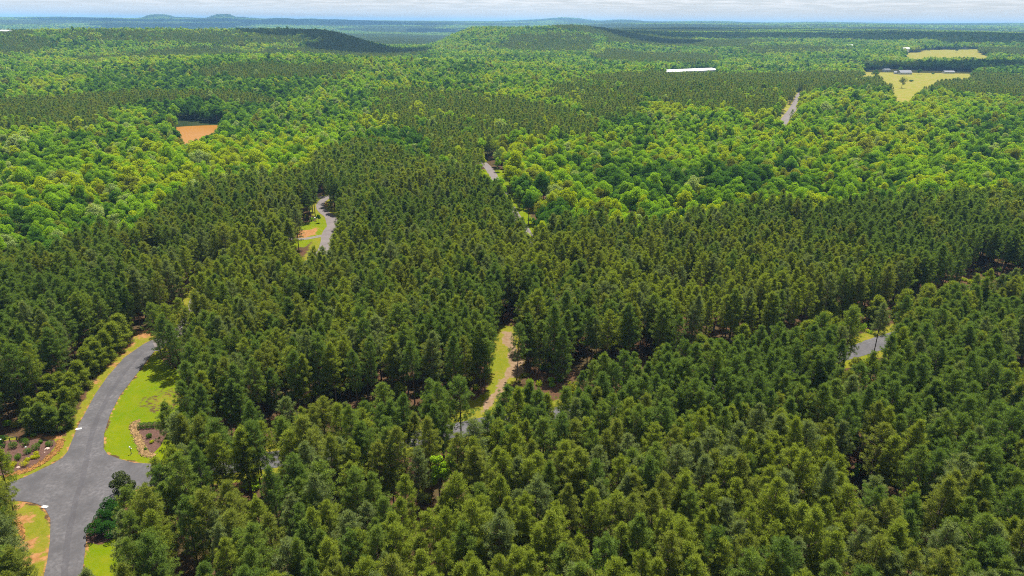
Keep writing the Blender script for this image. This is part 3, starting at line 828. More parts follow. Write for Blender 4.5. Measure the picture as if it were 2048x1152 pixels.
rng = np.random.RandomState(7)
def scatter(step, r0, r1, amax=41.0, jit=0.42):
    n = int(r1 / step) + 1
    gx, gy = np.meshgrid(np.arange(-n, n + 1), np.arange(0, n + 1))
    x = (gx + 0.5 * (gy % 2) + rng.uniform(-jit, jit, gx.shape)).ravel() * step
    y = (gy * 0.92 + rng.uniform(-jit, jit, gx.shape)).ravel() * step
    r = np.hypot(x, y); a = np.abs(np.degrees(np.arctan2(x, y)))
    am = amax + 1200.0 / np.maximum(r, 30)            # a margin beside the frame, wider close by
    k = (r > r0) & (r < r1) & (a < am)
    return x[k], y[k]

def keep_open(x, y, top, z, crown=True, margin=1.0):
    """True where a tree may stand"""
    ok = np.ones(len(x), bool)
    ok &= ~inside(JUNCTION, x, y)
    ok &= dist_line(JUNCTION, x, y, True) > 1.8
    for ln in LANES:
        ok &= dist_line(ln[:, :2], x, y) > ln[:, 2].mean() / 2 + margin
    for p in (BED_L, BED_R, POND, LAWN_R):
        ok &= ~inside(p, x, y)
    fw = np.hypot(x, y) > 500
    for p in (FIELD, FIELD_FAR):
        ok &= ~inside(p, x + fw * (vnoise(x / 17, y / 17, 5) - 0.5) * 34, y + fw * (vnoise(x / 17, y / 17, 6) - 0.5) * 34)
    ok &= dist_line(POND, x, y, True) > 0.8
    for f in (0.02, 0.3, 0.45, 0.6, 0.75, 0.9, 1.0):
        u, v = project(x, y, z + top * f)
        u = u + fw * (vnoise(x / 11, y / 11, 7) - 0.5) * 9; v = v + fw * (vnoise(x / 11, y / 11, 8) - 0.5) * 5
        for p in CLEAR:
            b = np.asarray(p)
            s = (u > b[:, 0].min()) & (u < b[:, 0].max()) & (v > b[:, 1].min()) & (v < b[:, 1].max())
            if f == 0.02 or f == 0.3:      # bare stems may stand before an opening, but not on the open ground itself
                if f == 0.3: continue
            if s.any():
                i = np.where(s)[0]; ok[i[inside(p, u[i], v[i])]] = False
    for f in (0.45, 0.6, 0.75, 0.9):
        u, v = project(x, y, z + top * f)
        for p in SEE_UNDER: ok &= ~inside(p, u, v)
    return ok

# pines close by
px_, py_ = scatter(3.95, 62, 540)
in_p = inside(PINE_NEAR, px_, py_); px_, py_ = px_[in_p], py_[in_p]
p_top = 16.6 + 2.6 * (fbm(px_ / 60, py_ / 60, 41) - 0.5) * 2 + rng.normal(size=len(px_)) * 1.25
p_h = height(px_, py_)
ok = keep_open(px_, py_, p_top, p_h)
thin = fbm(px_ / 16, py_ / 16, 77, 2)
ok &= thin > 0.22
# a strip of right-of-way beyond the side road is nearly treeless
i_s = np.argmin(np.hypot(px_[:, None] - SIDE[None, :, 0], py_[:, None] - SIDE[None, :, 1]), 1)
t_s = np.gradient(SIDE[:, :2], axis=0)[i_s]
north = t_s[:, 0] * (py_ - SIDE[i_s, 1]) - t_s[:, 1] * (px_ - SIDE[i_s, 0]) > 0
d_s = dist_line(SIDE[:, :2], px_, py_)
ok &= ~(north & (d_s < 8 + 9 * vnoise(px_ / 14, py_ / 14, 19)) & (px_ > -56))
ok &= ~(~north & (d_s < 4.5))
# only young trees close to the left verge of the curving road
ok &= ~((dist_line(hits(road_back[3:]), px_, py_) < 8.5) & ~(px_ > hit(300, 760)[0]))
for sp_x, sp_y, sp_r in SPOTS + [(*hit(70, 878), 9.5)]: ok &= np.hypot(px_ - sp_x, py_ - sp_y) > sp_r
px_, py_, p_top, p_h = px_[ok], py_[ok], p_top[ok], p_h[ok]
# pine plantations farther off
qx, qy = scatter(5.2, 380, 2900)
sel = np.zeros(len(qx), bool)
wob = lambda x, y: (x + (fbm(x / 40, y / 40, 33) - 0.5) * 60, y + (fbm(x / 40, y / 40, 34) - 0.5) * 60)
wx, wy = wob(qx, qy)
for p in PINE_FAR: sel |= inside(p, wx, wy)
sel &= rng.rand(len(qx)) > 0.10 + 0.45 * (fbm(qx / 22, qy / 22, 35) > 0.60)
qr = np.hypot(qx, qy)
sel |= (qr > 620) & (fbm(qx / 330, qy / 330, 91) > 0.63)
sel &= ~inside(PINE_NEAR, qx, qy)
np_ = (dist_line(POND, qx, qy, True) < 55) & ~inside(PINE_NEAR, qx, qy); sel &= ~np_
q_all_pine = sel.copy()
qx, qy = qx[sel], qy[sel]
q_top = 14.5 + rng.normal(size=len(qx)) * 1.4
q_h = height(qx, qy)
ok = keep_open(qx, qy, q_top, q_h)
qx, qy, q_top, q_h = qx[ok], qy[ok], q_top[ok], q_h[ok]
# broadleaf woods
bx, by = scatter(5.7, 150, 2900, jit=0.46)
sel = ~inside(PINE_NEAR, bx, by)
wx, wy = wob(bx, by)
for p in PINE_FAR: sel &= ~(inside(p, wx, wy) & (rng.rand(len(bx)) > 0.10 + 0.45 * (fbm(bx / 22, by / 22, 35) > 0.60)))
br = np.hypot(bx, by)
sel &= ~((br > 620) & (fbm(bx / 330, by / 330, 91) > 0.63) & (rng.rand(len(bx)) > 0.06))
sel |= (dist_line(POND, bx, by, True) < 58) & ~inside(PINE_NEAR, bx, by)
bx, by = bx[sel], by[sel]; br = np.hypot(bx, by)
b_top = 13.5 + (fbm(bx / 90, by / 90, 51) - 0.5) * 7 + rng.normal(size=len(bx)) * 2.6
b_h = height(bx, by)
ok = keep_open(bx, by, b_top, b_h) & (rng.rand(len(bx)) > 0.05)
bx, by, b_top, b_h, br = bx[ok], by[ok], b_top[ok], b_h[ok], br[ok]

# colours: patches of like trees with strays between
def leaf_class(x, y, r):
    u = fbm(x / 70, y / 70, 61) + rng.normal(size=len(x)) * 0.16
    c = np.full(len(x), 4)
    c[u > 0.50] = 0; c[u > 0.70] = 3; c[u < 0.31] = 1
    s = rng.rand(len(x)); c[s < 0.06] = 2; c[(s > 0.06) & (s < 0.12)] = 5; c[(s > 0.12) & (s < 0.17)] = 1
    dk = np.zeros(len(x), bool)
    for p in OAK_DARK: dk |= inside(p, x, y)
    k = dk & (rng.rand(len(x)) < 0.75); c[k] = np.where(rng.rand(k.sum()) < 0.65, 1, 4)
    return c
b_col = leaf_class(bx, by, br)
p_u = fbm(px_ / 45, py_ / 45, 71) + rng.normal(size=len(px_)) * 0.17
p_col = np.select([p_u < 0.42, p_u < 0.53, p_u < 0.62, p_u < 0.70], [0, 4, 1, 2], 3)
q_col = np.select([rng.rand(len(qx)) < 0.35, rng.rand(len(qx)) < 0.5], [0, 4], 1)

# ------------------------------------------------------------------ tree models
PINE_SEEDS = (11, 12, 13, 14, 15)
PINE_HI = [pine_shape(s, 17.0, (0.40, 0.24, 0.36, 0.30, 0.44)[s % 5], 2.4 + 0.2 * (s % 4), 2) for s in PINE_SEEDS]
PINE_HI_ME = [(t.mesh('trunk', [M_BARK]), [c.mesh('crown', [m, tp]) for m, tp in zip(M_PINE, M_TIP)]) for t, c in PINE_HI]
def joined(t, c, name, bark, leaf, tip=None):
    j = MB()
    j.v = t.v + c.v; j.nv = t.nv + c.nv
    j.f = t.f + [f + t.nv for f in c.f]
    j.m = [np.zeros(len(f), int) for f in t.f] + [mi + 1 for mi in c.m]
    return j.mesh(name, [bark, leaf] + ([tip] if tip else []))

store_pine = bpy.data.collections.new('pine models')
store_leaf = bpy.data.collections.new('broadleaf models')
store_far = bpy.data.collections.new('woodland models')
def put_model(store, me):
    o = bpy.data.objects.new('model.%03d' % len(store.objects), me); store.objects.link(o)
    return len(store.objects) - 1
# pines: 0..24 detailed, 25..39 plainer
for (t, c) in PINE_HI:
    for m, tp in zip(M_PINE, M_TIP): put_model(store_pine, joined(t, c, 'pine', M_BARK, m, tp))
PINE_LO = [pine_shape(s, 17.0, 0.34, 2.7, 1) for s in (31, 32, 33)]
for (t, c) in PINE_LO:
    for m, tp in zip(M_PINE, M_TIP): put_model(store_pine, joined(t, c, 'pine', M_BARK, m, tp))
# broadleaf: detailed (4 shapes), mid (4), far (3), each in 6 colours
BROAD_HI = [broad_shape(s, 15, 3.9 + 0.4 * (s % 3), 4600, 0.42, 34, 0.16) for s in (41, 42, 43, 44)]
BROAD_HI_ME = [(t.mesh('trunk', [M_BARK2]), [c.mesh('crown', [m]) for m in M_LEAF]) for t, c in BROAD_HI]
BROAD_MID = [broad_shape(s, 15, 3.9 + 0.4 * (s % 3), 2500, 0.58, 34, 0.16) for s in (51, 52, 53, 54)]
BROAD_LO = [broad_shape(s, 15, 4.4, 480, 1.25, 20, 0.18) for s in (61, 62, 63)]
for grp in (BROAD_HI, BROAD_MID, BROAD_LO):
    for (t, c) in grp:
        for m in M_LEAF: put_model(store_leaf, joined(t, c, 'broadleaf', M_BARK2, m))

def scatter_object(name, store, x, y, z, idx, rot, scl, label, cat):
    me = bpy.data.meshes.new(name)
    n = len(x)
    me.vertices.add(n); me.vertices.foreach_set('co', np.stack([x, y, z], 1).astype(np.float32).ravel())
    a = me.attributes.new('model', 'INT', 'POINT'); a.data.foreach_set('value', np.asarray(idx, np.int32))
    a = me.attributes.new('turn', 'FLOAT_VECTOR', 'POINT'); a.data.foreach_set('vector', np.asarray(rot, np.float32).ravel())
    a = me.attributes.new('size', 'FLOAT_VECTOR', 'POINT'); a.data.foreach_set('vector', np.asarray(scl, np.float32).ravel())
    o = bpy.data.objects.new(name, me); COL.objects.link(o)
    ng = bpy.data.node_groups.new(name, 'GeometryNodeTree')
    ng.interface.new_socket('Geometry', in_out='INPUT', socket_type='NodeSocketGeometry')
    ng.interface.new_socket('Geometry', in_out='OUTPUT', socket_type='NodeSocketGeometry')
    n_, l_ = ng.nodes, ng.links
    gi = n_.new('NodeGroupInput'); go = n_.new('NodeGroupOutput')
    ci = n_.new('GeometryNodeCollectionInfo'); ci.inputs['Collection'].default_value = store
    ci.inputs['Separate Children'].default_value = True; ci.inputs['Reset Children'].default_value = True
    ip = n_.new('GeometryNodeInstanceOnPoints'); ip.inputs['Pick Instance'].default_value = True
    def named(nm, ty):
        k = n_.new('GeometryNodeInputNamedAttribute'); k.data_type = ty; k.inputs['Name'].default_value = nm; return k.outputs['Attribute']
    l_.new(gi.outputs[0], ip.inputs['Points']); l_.new(ci.outputs[0], ip.inputs['Instance'])
    l_.new(named('model', 'INT'), ip.inputs['Instance Index'])
    l_.new(named('turn', 'FLOAT_VECTOR'), ip.inputs['Rotation']); l_.new(named('size', 'FLOAT_VECTOR'), ip.inputs['Scale'])
    l_.new(ip.outputs[0], go.inputs[0])
    md = o.modifiers.new('trees', 'NODES'); md.node_group = ng
    return tag(o, label, cat, kind='stuff')

# ------------------------------------------------------------------ which trees become objects of their own
def in_frame(x, y, z, pad=8):
    u, v = project(x, y, z)
    return (u > -pad) & (u < 2048 + pad) & (v > -pad) & (v < 1152 + pad), u, v

def widths(n, top, base_h, spread=0.12):
    s = top / base_h
    w = s * rng.uniform(1 - spread, 1 + spread, n)
    return s, w

ORD = ('first', 'second', 'third', 'fourth', 'fifth', 'sixth', 'seventh', 'eighth', 'ninth', 'tenth', 'eleventh', 'twelfth', 'thirteenth', 'fourteenth', 'fifteenth', 'sixteenth', 'seventeenth', 'eighteenth', 'nineteenth', 'twentieth')
def settle_labels(rows):
    """rows: (base phrase, where phrase, u); alike ones are told apart by their order from the left"""
    by = {}
    for i, (a, b, u) in enumerate(rows): by.setdefault((a, b), []).append((u, i))
    out = [None] * len(rows)
    for (a, b), mem in by.items():
        mem.sort()
        for k, (u, i) in enumerate(mem):
            if len(mem) == 1: out[i] = f"{a} {b}"
            elif len(mem) == 2: out[i] = f"{('left', 'right')[k]} one of two, {a} {b}"
            else: out[i] = f"{ORD[min(k, len(ORD) - 1)]} from left, {a} {b}"
    return out

PINE_PLACES = [((60, 700), 'left of the curving road'), ((20, 1060), 'at the lower left corner'), ((280, 1060), 'right of the lower lawn'), ((400, 900), 'beside the lawn bed'),
               ((420, 740), 'behind the curving road lawn'), ((470, 1080), 'at the bottom, right of the junction'), ((560, 930), 'along the hidden side road'), ((700, 1090), 'at the bottom, left of the sapling'),
               ((740, 930), 'left of the bright sapling'), ((880, 1060), 'below the bright sapling'), ((800, 760), 'left of the grassy glade'), ((980, 920), 'below the grassy glade'),
               ((1020, 1090), 'at the bottom middle'), ((1120, 760), 'right of the grassy glade'), ((1180, 920), 'lower right of the glade'), ((1250, 1080), 'at the bottom, right of middle'),
               ((1380, 830), 'between glade and right road bend'), ((1420, 980), 'below the middle right stand'), ((1480, 1100), 'at the bottom, far right of middle'), ((1580, 780), 'left of the right road bend'),
               ((1640, 950), 'below left of the road bend'), ((1700, 1090), 'at the bottom, left of the corner'), ((1780, 800), 'just below the road bend'), ((1830, 950), 'well below the road bend'),
               ((1920, 740), 'right of the road bend'), ((1960, 900), 'on the right edge'), ((1960, 1090), 'in the lower right corner')]
BROAD_PLACES = [((1060, 330), 'at the top of the back road'), ((1120, 420), 'on the edge right of the back road'), ((1180, 360), 'near the back road'), ((1250, 400), 'behind the middle pines'), ((1330, 340), 'right of the back road woods'), ((1400, 390), 'behind the right pines'),
                ((1480, 340), 'in the middle right woods'), ((1560, 380), 'behind the pines, right of middle'), ((1640, 330), 'below the far road'), ((1720, 380), 'behind the far right pines'), ((1810, 340), 'in the right woods'), ((1900, 370), 'near the right edge'), ((1990, 340), 'at the right edge'),
                ((60, 440), 'at the left edge behind pines'), ((150, 430), 'behind the left pines'), ((250, 420), 'above the left pines'), ((330, 370), 'left of the winding road'), ((430, 330), 'below the pond'), ((560, 320), 'above the winding road'), ((700, 270), 'behind the middle pine block'), ((880, 290), 'behind the tall pine block'),
                ((40, 360), 'on the left edge'), ((200, 340), 'below left of the pond')]
def place_phrase(places, u, v):
    d = [math.hypot(u - p[0][0], v - p[0][1]) for p in places]
    return places[int(np.argmin(d))][1]
def size_word(s, w):
    if s > 1.06: return 'tall'
    if s < 0.92: return 'short'
    if w / s > 1.05: return 'broad'
    if w / s < 0.95: return 'slender'
    return 'middling'

def plant_trees(name, x, y, h, top, col, models, base_h, cat, noun, group, places, limit=300):
    vis, u, v = in_frame(x, y, h + top * 0.72)
    d = np.hypot(np.hypot(x, y), CAM_H - h - top * 0.7)
    order = np.argsort(np.where(vis, d, 1e9))[:limit]
    order = order[vis[order]]
    pick = np.zeros(len(x), bool); pick[order] = True
    s, w = widths(len(x), top, base_h, 0.12 if 'pine' in name else 0.26)
    shape = rng.randint(0, len(models), len(x)); turn = rng.uniform(0, 6.283, len(x))
    rows = [(f"{size_word(s[i], w[i])} {(PINE_COLOURS if 'pine' in name else LEAF_COLOURS)[col[i]][0]} {noun}", place_phrase(places, u[i], v[i]), u[i]) for i in order]
    labels = settle_labels(rows)
    for i, lb in zip(order, labels):
        e = empty(name, (x[i], y[i], h[i] - 0.05), turn[i])
        e.scale = (w[i], w[i], s[i])
        tag(e, lb, cat, group)
        t, cs = models[shape[i]]
        for nm, me in (('trunk', t), ('crown', cs[col[i]])):
            o = bpy.data.objects.new(nm, me); COL.objects.link(o); o.parent = e
    return pick, s, w, shape, turn

pick, s, w, shape, turn = plant_trees('pine_tree', px_, py_, p_h, p_top, p_col, PINE_HI_ME, 17.0, 'pine tree', 'pine', 'pines of the plantation', PINE_PLACES)
rest = ~pick
pr = np.hypot(px_, py_)
hi_idx = shape * 5 + p_col
lo_idx = 25 + (shape % 3) * 5 + p_col
idx = np.where(pr < 330, hi_idx, lo_idx)
tilt = rng.normal(size=(len(px_), 2)) * 0.03
q_s, q_w = widths(len(qx), q_top, 17.0)
q_idx = 25 + rng.randint(0, 3, len(qx)) * 5 + q_col
X = np.concatenate([px_[rest], qx]); Y = np.concatenate([py_[rest], qy]); Z = np.concatenate([p_h[rest], q_h]) - 0.05
IDX = np.concatenate([idx[rest], q_idx])
ROT = np.concatenate([np.column_stack([tilt, turn])[rest], np.column_stack([np.zeros((len(qx), 2)), rng.uniform(0, 6.28, len(qx))])])
SCL = np.concatenate([np.column_stack([w, w, s])[rest], np.column_stack([q_w * 1.1, q_w * 1.1, q_s])])
scatter_object('pine_forest', store_pine, X, Y, Z, IDX, ROT, SCL, 'dense plantation of dark green pines covering the land beyond the nearest trees', 'pine forest')

pick, s, w, shape, turn = plant_trees('broadleaf_tree', bx, by, b_h, b_top, b_col, BROAD_HI_ME, 15.0, 'tree', 'tree', 'leafy trees behind the pines', BROAD_PLACES)
rest = ~pick
idx = np.where(br < 480, shape * 6 + b_col, np.where(br < 1150, 24 + shape * 6 + b_col, 48 + (shape % 3) * 6 + b_col))
scatter_object('broadleaf_forest', store_leaf, bx[rest], by[rest], b_h[rest] - 0.05, idx[rest], np.column_stack([np.zeros((rest.sum(), 2)), turn[rest]]),
               np.column_stack([w, w * rng.uniform(0.8, 1.25, len(w)), s])[rest], 'broad mixed green woods rolling away to the hills', 'woods')

# woodland beyond about three kilometres: patches of many small crowns
def patch_model(seed, pine):
    g = np.random.RandomState(seed); mb = MB()
    src = [broad_shape(70 + k, 14, 4.6, 46, 3.4, 7, 0.25)[1] for k in range(2)] if not pine else None
    for k in range(64):
        x, y = g.uniform(-36, 36, 2); sc = g.uniform(0.75, 1.25); a = g.uniform(0, 6.28)
        if pine:
            n = 40
            zz = g.uniform(0.25, 1, n); rr = 2.9 * (1.1 - zz); th = g.uniform(0, 6.28, n)
            P = np.stack([np.cos(th) * rr, np.sin(th) * rr, zz * 14], 1)
            V, F = leaf_quads(P, np.stack([np.cos(th), np.sin(th), 0.5 + 0 * th], 1), 2.2, g)
            m = g.choice([0, 1, 2])
        else:
            b = src[k % 2]; V, F = b.v[0].copy(), b.f[0]; m = g.choice(6, p=[0.22, 0.26, 0.06, 0.1, 0.28, 0.08])
        V = V * sc; ca, sa = math.cos(a), math.sin(a)
        V = np.stack([V[:, 0] * ca - V[:, 1] * sa + x, V[:, 0] * sa + V[:, 1] * ca + y, V[:, 2] - 1.0], 1)
        mb.add(V, F, m)
    return mb.mesh('woodland', M_PINE if pine else M_LEAF)
for k in range(4): put_model(store_far, patch_model(100 + k, False))
for k in range(3): put_model(store_far, patch_model(120 + k, True))
fx, fy, fs = [], [], []
for step, r0, r1, sc in ((60, 2850, 6500, 1.0), (125, 6500, 14500, 2.1), (230, 14500, 22500, 3.4)):
    x, y = scatter(step, r0, r1, 41.5, 0.35); fx.append(x); fy.append(y); fs.append(np.full(len(x), sc))
fx, fy, fs = np.concatenate(fx), np.concatenate(fy), np.concatenate(fs)
fp = fbm(fx / 900, fy / 900, 191, 4) > 0.53
f_idx = np.where(fp, 4 + rng.randint(0, 3, len(fx)), rng.randint(0, 4, len(fx)))
ok = (fbm(fx / 420, fy / 420, 201) < 0.80)
scatter_object('distant_woodland', store_far, fx[ok], fy[ok], height(fx, fy)[ok], f_idx[ok], np.column_stack([np.zeros((ok.sum(), 2)), rng.uniform(0, 6.28, ok.sum())]),
               np.column_stack([fs, fs, np.minimum(fs, 1.5)])[ok], 'far blue green woodland reaching to the horizon', 'woodland')

# low undergrowth in the gaps and along the stand edges
store_low = bpy.data.collections.new('undergrowth models')
for k in range(3):
    for m in (M_LEAF[0], M_LEAF[4], M_LEAF[5], M_LEAF[3]): put_model(store_low, bush_shape(950 + k, 0.9, 1.1, 260, 0.24).mesh('undergrowth', [m]))
ux, uy = scatter(2.3, 62, 330, 40, 0.48)
uh = np.zeros(len(ux)) + 1.0
d_edge = np.minimum(dist_line(SIDE[:, :2], ux, uy), dist_line(MAIN[:, :2], ux, uy))
okk = (rng.rand(len(ux)) < np.where(d_edge < 22, 0.42, 0.16)) & (fbm(ux / 9, uy / 9, 301) > 0.42)
okk &= ~inside(JUNCTION, ux, uy) & (dist_line(JUNCTION, ux, uy, True) > 4.0)
for ln in LANES: okk &= dist_line(ln[:, :2], ux, uy) > ln[:, 2].mean() / 2 + 2.0
for p in (BED_L, BED_R, BED_MID, LAWN_R, LAWN_B, VERGE_BL, VERGE_L, CURVE_LAWN): okk &= ~inside(p, ux, uy)
okk &= ~(inside(GLADE, ux, uy) & (rng.rand(len(ux)) < 0.93))
ux, uy = ux[okk], uy[okk]
us = rng.uniform(0.35, 1.5, len(ux)) * np.where(rng.rand(len(ux)) < 0.12, 1.7, 1.0)
scatter_object('undergrowth', store_low, ux, uy, height(ux, uy) - 0.05, rng.choice(12, len(ux)), np.column_stack([np.zeros((len(ux), 2)), rng.uniform(0, 6.28, len(ux))]),
               np.column_stack([us, us, us * rng.uniform(0.7, 1.3, len(ux))]), 'scattered green undergrowth on the floor of the pine plantation', 'undergrowth')

#@@THINGS
def at(px, py): 
    c = hit(px, py); return Vector((c[0], c[1], float(height(c[0], c[1]))))
def lw(px, py):
    """metres per photo pixel where this line of sight meets the land"""
    c = at(px, py); d = c - Vector((0, 0, CAM_H))
    return abs((CMI @ np.array(d))[2]) / FPX

# single leafy trees among the pines
for n_, ((pp, zc, wd, hh, co, lb)) in enumerate(SINGLES):
    c = hit(pp[0], pp[1], zc)
    t, cr = broad_shape(300 + n_, hh, wd, 2600 if hh > 4 else 1300, 0.34, 16, 0.12 if hh < 9 else 0.22)
    e = empty('broadleaf_tree' if hh > 4 else 'thicket', (c[0], c[1], 0), 0)
    tag(e, lb, 'tree' if hh > 4 else 'bush', 'leafy strays among the pines')
    t.build('trunk' if hh > 4 else 'stem', M_BARK2, e); cr.build('crown' if hh > 4 else 'foliage', M_LEAF[co], e)
# pines standing free, branches low
for n_, (pp, hh, wd, lb) in enumerate(FLARED):
    c = hit(*pp)
    t, cr = pine_shape(400 + n_, hh, 0.10, wd, 2)
    e = tag(empty('pine_tree', (c[0], c[1], 0)), lb, 'pine tree', 'pines standing free')
    t.build('trunk', M_BARK, e); cr.build('crown', [M_PINE[(4, 4, 3, 0, 4, 4, 4, 0)[n_]], M_TIP[(4, 4, 3, 0, 4, 4, 4, 0)[n_]]], e)
# young pines along the left verge and in the strip beside the side road
YOUNG = [pine_shape(500 + k, 6.0, 0.05, 1.75, 2) for k in range(3)]
YOUNG_ME = [(t.mesh('trunk', [M_BARK]), [c.mesh('crown', [M_PINE[k], M_TIP[k]]) for k in (4, 3, 3)]) for t, c in YOUNG]
young = [(65, 868, 5.0, 0), (90, 862, 5.6, 0), (115, 864, 5.2, 0), (138, 854, 4.6, 0), (100, 838, 5.6, 2), (60, 842, 5.0, 2), (140, 826, 5.4, 2), (150, 800, 5.8, 1), (168, 776, 6.2, 2), (128, 790, 5.0, 1), (108, 800, 5.4, 1), (182, 752, 6.4, 2), (200, 738, 6.6, 1),
         (216, 722, 7.0, 2), (232, 706, 7.2, 1), (190, 728, 6.0, 2), (246, 690, 7.4, 2), (210, 700, 7.0, 1), (255, 672, 6.4, 2), (30, 790, 5.5, 2), (60, 800, 5.2, 1),
         (1340, 715, 6.5, 2), (1400, 728, 7.0, 1), (1320, 745, 6.5, 2), (1480, 712, 7.5, 2), (1605, 700, 7.5, 1), (1640, 690, 8.0, 2), (1750, 650, 7.5, 1), (1800, 640, 8.0, 2), (1850, 628, 8.0, 1), (1890, 620, 8.0, 2), (1660, 655, 7.0, 2), (800, 812, 5.0, 2), (870, 800, 5.5, 0), (770, 830, 5.5, 2)]
yw = {0: 'mid green', 1: 'yellowish green', 2: 'bright green'}
def young_place(u, v):
    if u < 160 and v > 820: return 'above the left shrub bed'
    if u < 300: return 'on the left verge of the curving road'
    if u < 1000: return 'left of the grassy glade'
    if u < 1560: return 'at the middle right stand edge'
    return 'behind the road bend on the right'
rows = [(('small ' if hh < 5.7 else 'taller ') + yw[k] + ' young pine', young_place(u, v), u) for u, v, hh, k in young]
for (u, v, hh, k), lb in zip(young, settle_labels(rows)):
    c = at(u, v); j = rng.randint(3); sc = hh / 6.0 * 1.22
    e = tag(empty('young_pine', c, rng.uniform(0, 6.28)), lb, 'young pine', 'young pines'); e.scale = (sc * 1.12, sc * 1.12, sc)
    for nm, me in (('trunk', YOUNG_ME[j][0]), ('crown', YOUNG_ME[j][1][k])):
        o = bpy.data.objects.new(nm, me); COL.objects.link(o); o.parent = e

# bare dead trees
for k, (u, v, hh, lb) in enumerate([(526, 300, 15, 'bare grey dead tree in leafy woods below right of the pond'), (512, 306, 13, 'smaller bare grey dead tree below the pond'),
                                    (1528, 322, 14, 'bare grey dead tree in the right woods below the far road'), (1108, 622, 15, 'bare grey dead pine right of the glade head')]):
    c = hit(u, v, hh * 0.7); t, cr = pine_shape(900 + k, hh, 0.3, 2.4, 2)
    e = tag(empty('dead_tree', (c[0], c[1], float(height(c[0], c[1])))), lb, 'dead tree', 'dead trees')
    t.build('trunk', M_DEAD, e)
    mb = MB(); g = np.random.RandomState(930 + k)
    for q in range(26):
        z = hh * g.uniform(0.35, 0.95); a = g.uniform(0, 6.28); L = 2.6 * (1.1 - z / hh) + 0.4
        p0 = np.array([0, 0, z]); p1 = p0 + np.array([math.cos(a) * L, math.sin(a) * L, L * 0.5]); mb.tube([p0, (p0 + p1) / 2 + g.normal(size=3) * 0.1, p1], [0.06, 0.04, 0.015], 3)
    mb.build('branches', M_DEAD, e)['kind'] = 'stuff'

# ---- planted beds by the junction
M_SHRUB = foliage('shrub leaves', (0.075, 0.155, 0.014), (0.100, 0.185, 0.018), 0.3)
M_GOLD = foliage('golden shrub leaves', (0.330, 0.350, 0.008), (0.380, 0.390, 0.010), 0.3)
M_EVER = foliage('glossy evergreen leaves', (0.018, 0.060, 0.008), (0.028, 0.078, 0.010), 0.25)
M_MAGN = foliage('magnolia leaves', (0.050, 0.066, 0.018), (0.070, 0.086, 0.022), 0.2)
M_FLOWER = plain('white petals', (0.75, 0.74, 0.70), 0.6, 0.05)
M_ROCK = plain('pink granite', (0.42, 0.31, 0.26), 0.9, 0.3, 3, spec=0.1, bump_s=0.4)
M_STONE = plain('orange river stone', (0.245, 0.125, 0.038), 0.9, 0.45, 1.7, spec=0.1)
M_STONE2 = plain('tan river stone', (0.250, 0.165, 0.075), 0.9, 0.45, 1.7, spec=0.1)
def bush(name, u, v, w, h, mat, label, cat, group, seed, leaf=0.13, n=900):
    c = at(u, v)
    e = tag(empty(name, c), label, cat, group)
    bush_shape(seed, w, h, n, leaf).build('foliage', mat, e)
    mb = MB()
    for k in range(3): mb.tube([(0, 0, -0.05), (math.cos(k * 2.1) * w * 0.25, math.sin(k * 2.1) * w * 0.25, h * 0.45)], [0.035, 0.02], 5)
    mb.build('stem', M_BARK2, e)
    return e
Z8 = lambda a, b: (a / 8.86, 830 + b / 8.86)
for k, (a, b, r_, lb) in enumerate([(440, 535, 84, 'round dark green shrub at the back middle of the left mulch bed'), (645, 610, 76, 'round dark green shrub left of the pink boulder in the left bed'),
        (890, 545, 66, 'round dark green shrub at the right end of the left mulch bed'), (240, 580, 78, 'round dark green shrub under the dark sign frame'),
        (722, 500, 40, 'smallest dark green shrub at the back of the left bed'), (330, 780, 66, 'small dark green shrub above the largest golden shrub'),
        (140, 830, 84, 'round dark green shrub above the golden pair at the left edge'), (490, 680, 64, 'dark green shrub behind the pale lamp post')]):
    u, v = Z8(a, b); w = r_ / 8.86 * 0.124
    bush('shrub', u, v, w, w * 1.45, M_SHRUB, lb, 'shrub', 'green shrubs of the left bed', 600 + k)
for k, (a, b, r_, lb) in enumerate([(650, 710, 54, 'golden shrub at the back of the clump of three'), (590, 770, 48, 'golden shrub at the left of the clump of three'), (668, 765, 48, 'golden shrub at the right of the clump of three'),
        (440, 890, 88, 'largest golden shrub near the front of the left bed'), (485, 810, 46, 'small golden shrub tucked behind the largest golden one'),
        (182, 960, 76, 'golden shrub nearest the road in the left bed'), (248, 893, 64, 'golden shrub beside the tan boulder'), (128, 918, 54, 'golden shrub nearest the left edge of the bed'), (15, 670, 50, 'yellowish shrub cut by the left photo edge')]):
    u, v = Z8(a, b); w = r_ / 8.86 * 0.122
    bush('golden_shrub', u, v, w, w * 1.15, M_GOLD, lb, 'shrub', 'golden shrubs of the left bed', 620 + k, 0.11, 800)

def boulder(u, v, s, label, seed, mat=M_ROCK):
    g = np.random.RandomState(seed); c = at(u, v)
    mb = MB().lathe([(0.001, -0.3), (0.7, -0.2), (0.95, 0.15), (0.75, 0.5), (0.3, 0.68), (0.001, 0.7)], 9)
    V = mb.v[0]; V += g.normal(size=V.shape) * 0.09; V *= np.array([1.15, 0.85, 0.95]) * s
    o = mb.build('boulder', mat); o.location = c; o.rotation_euler = (0, 0, g.uniform(0, 6))
    return tag(o, label, 'boulder', 'boulders of the left bed')
boulder(*Z8(835, 605), 0.48, 'pale pink boulder on the mulch near the right end of the left bed', 1)
boulder(*Z8(320, 935), 0.36, 'tan boulder beside the golden shrubs', 2)
boulder(*Z8(105, 1030), 0.34, 'tan boulder at the left front corner of the bed', 3)
boulder(*Z8(790, 665), 0.2, 'small pink stone in front of the pale pink boulder', 4)

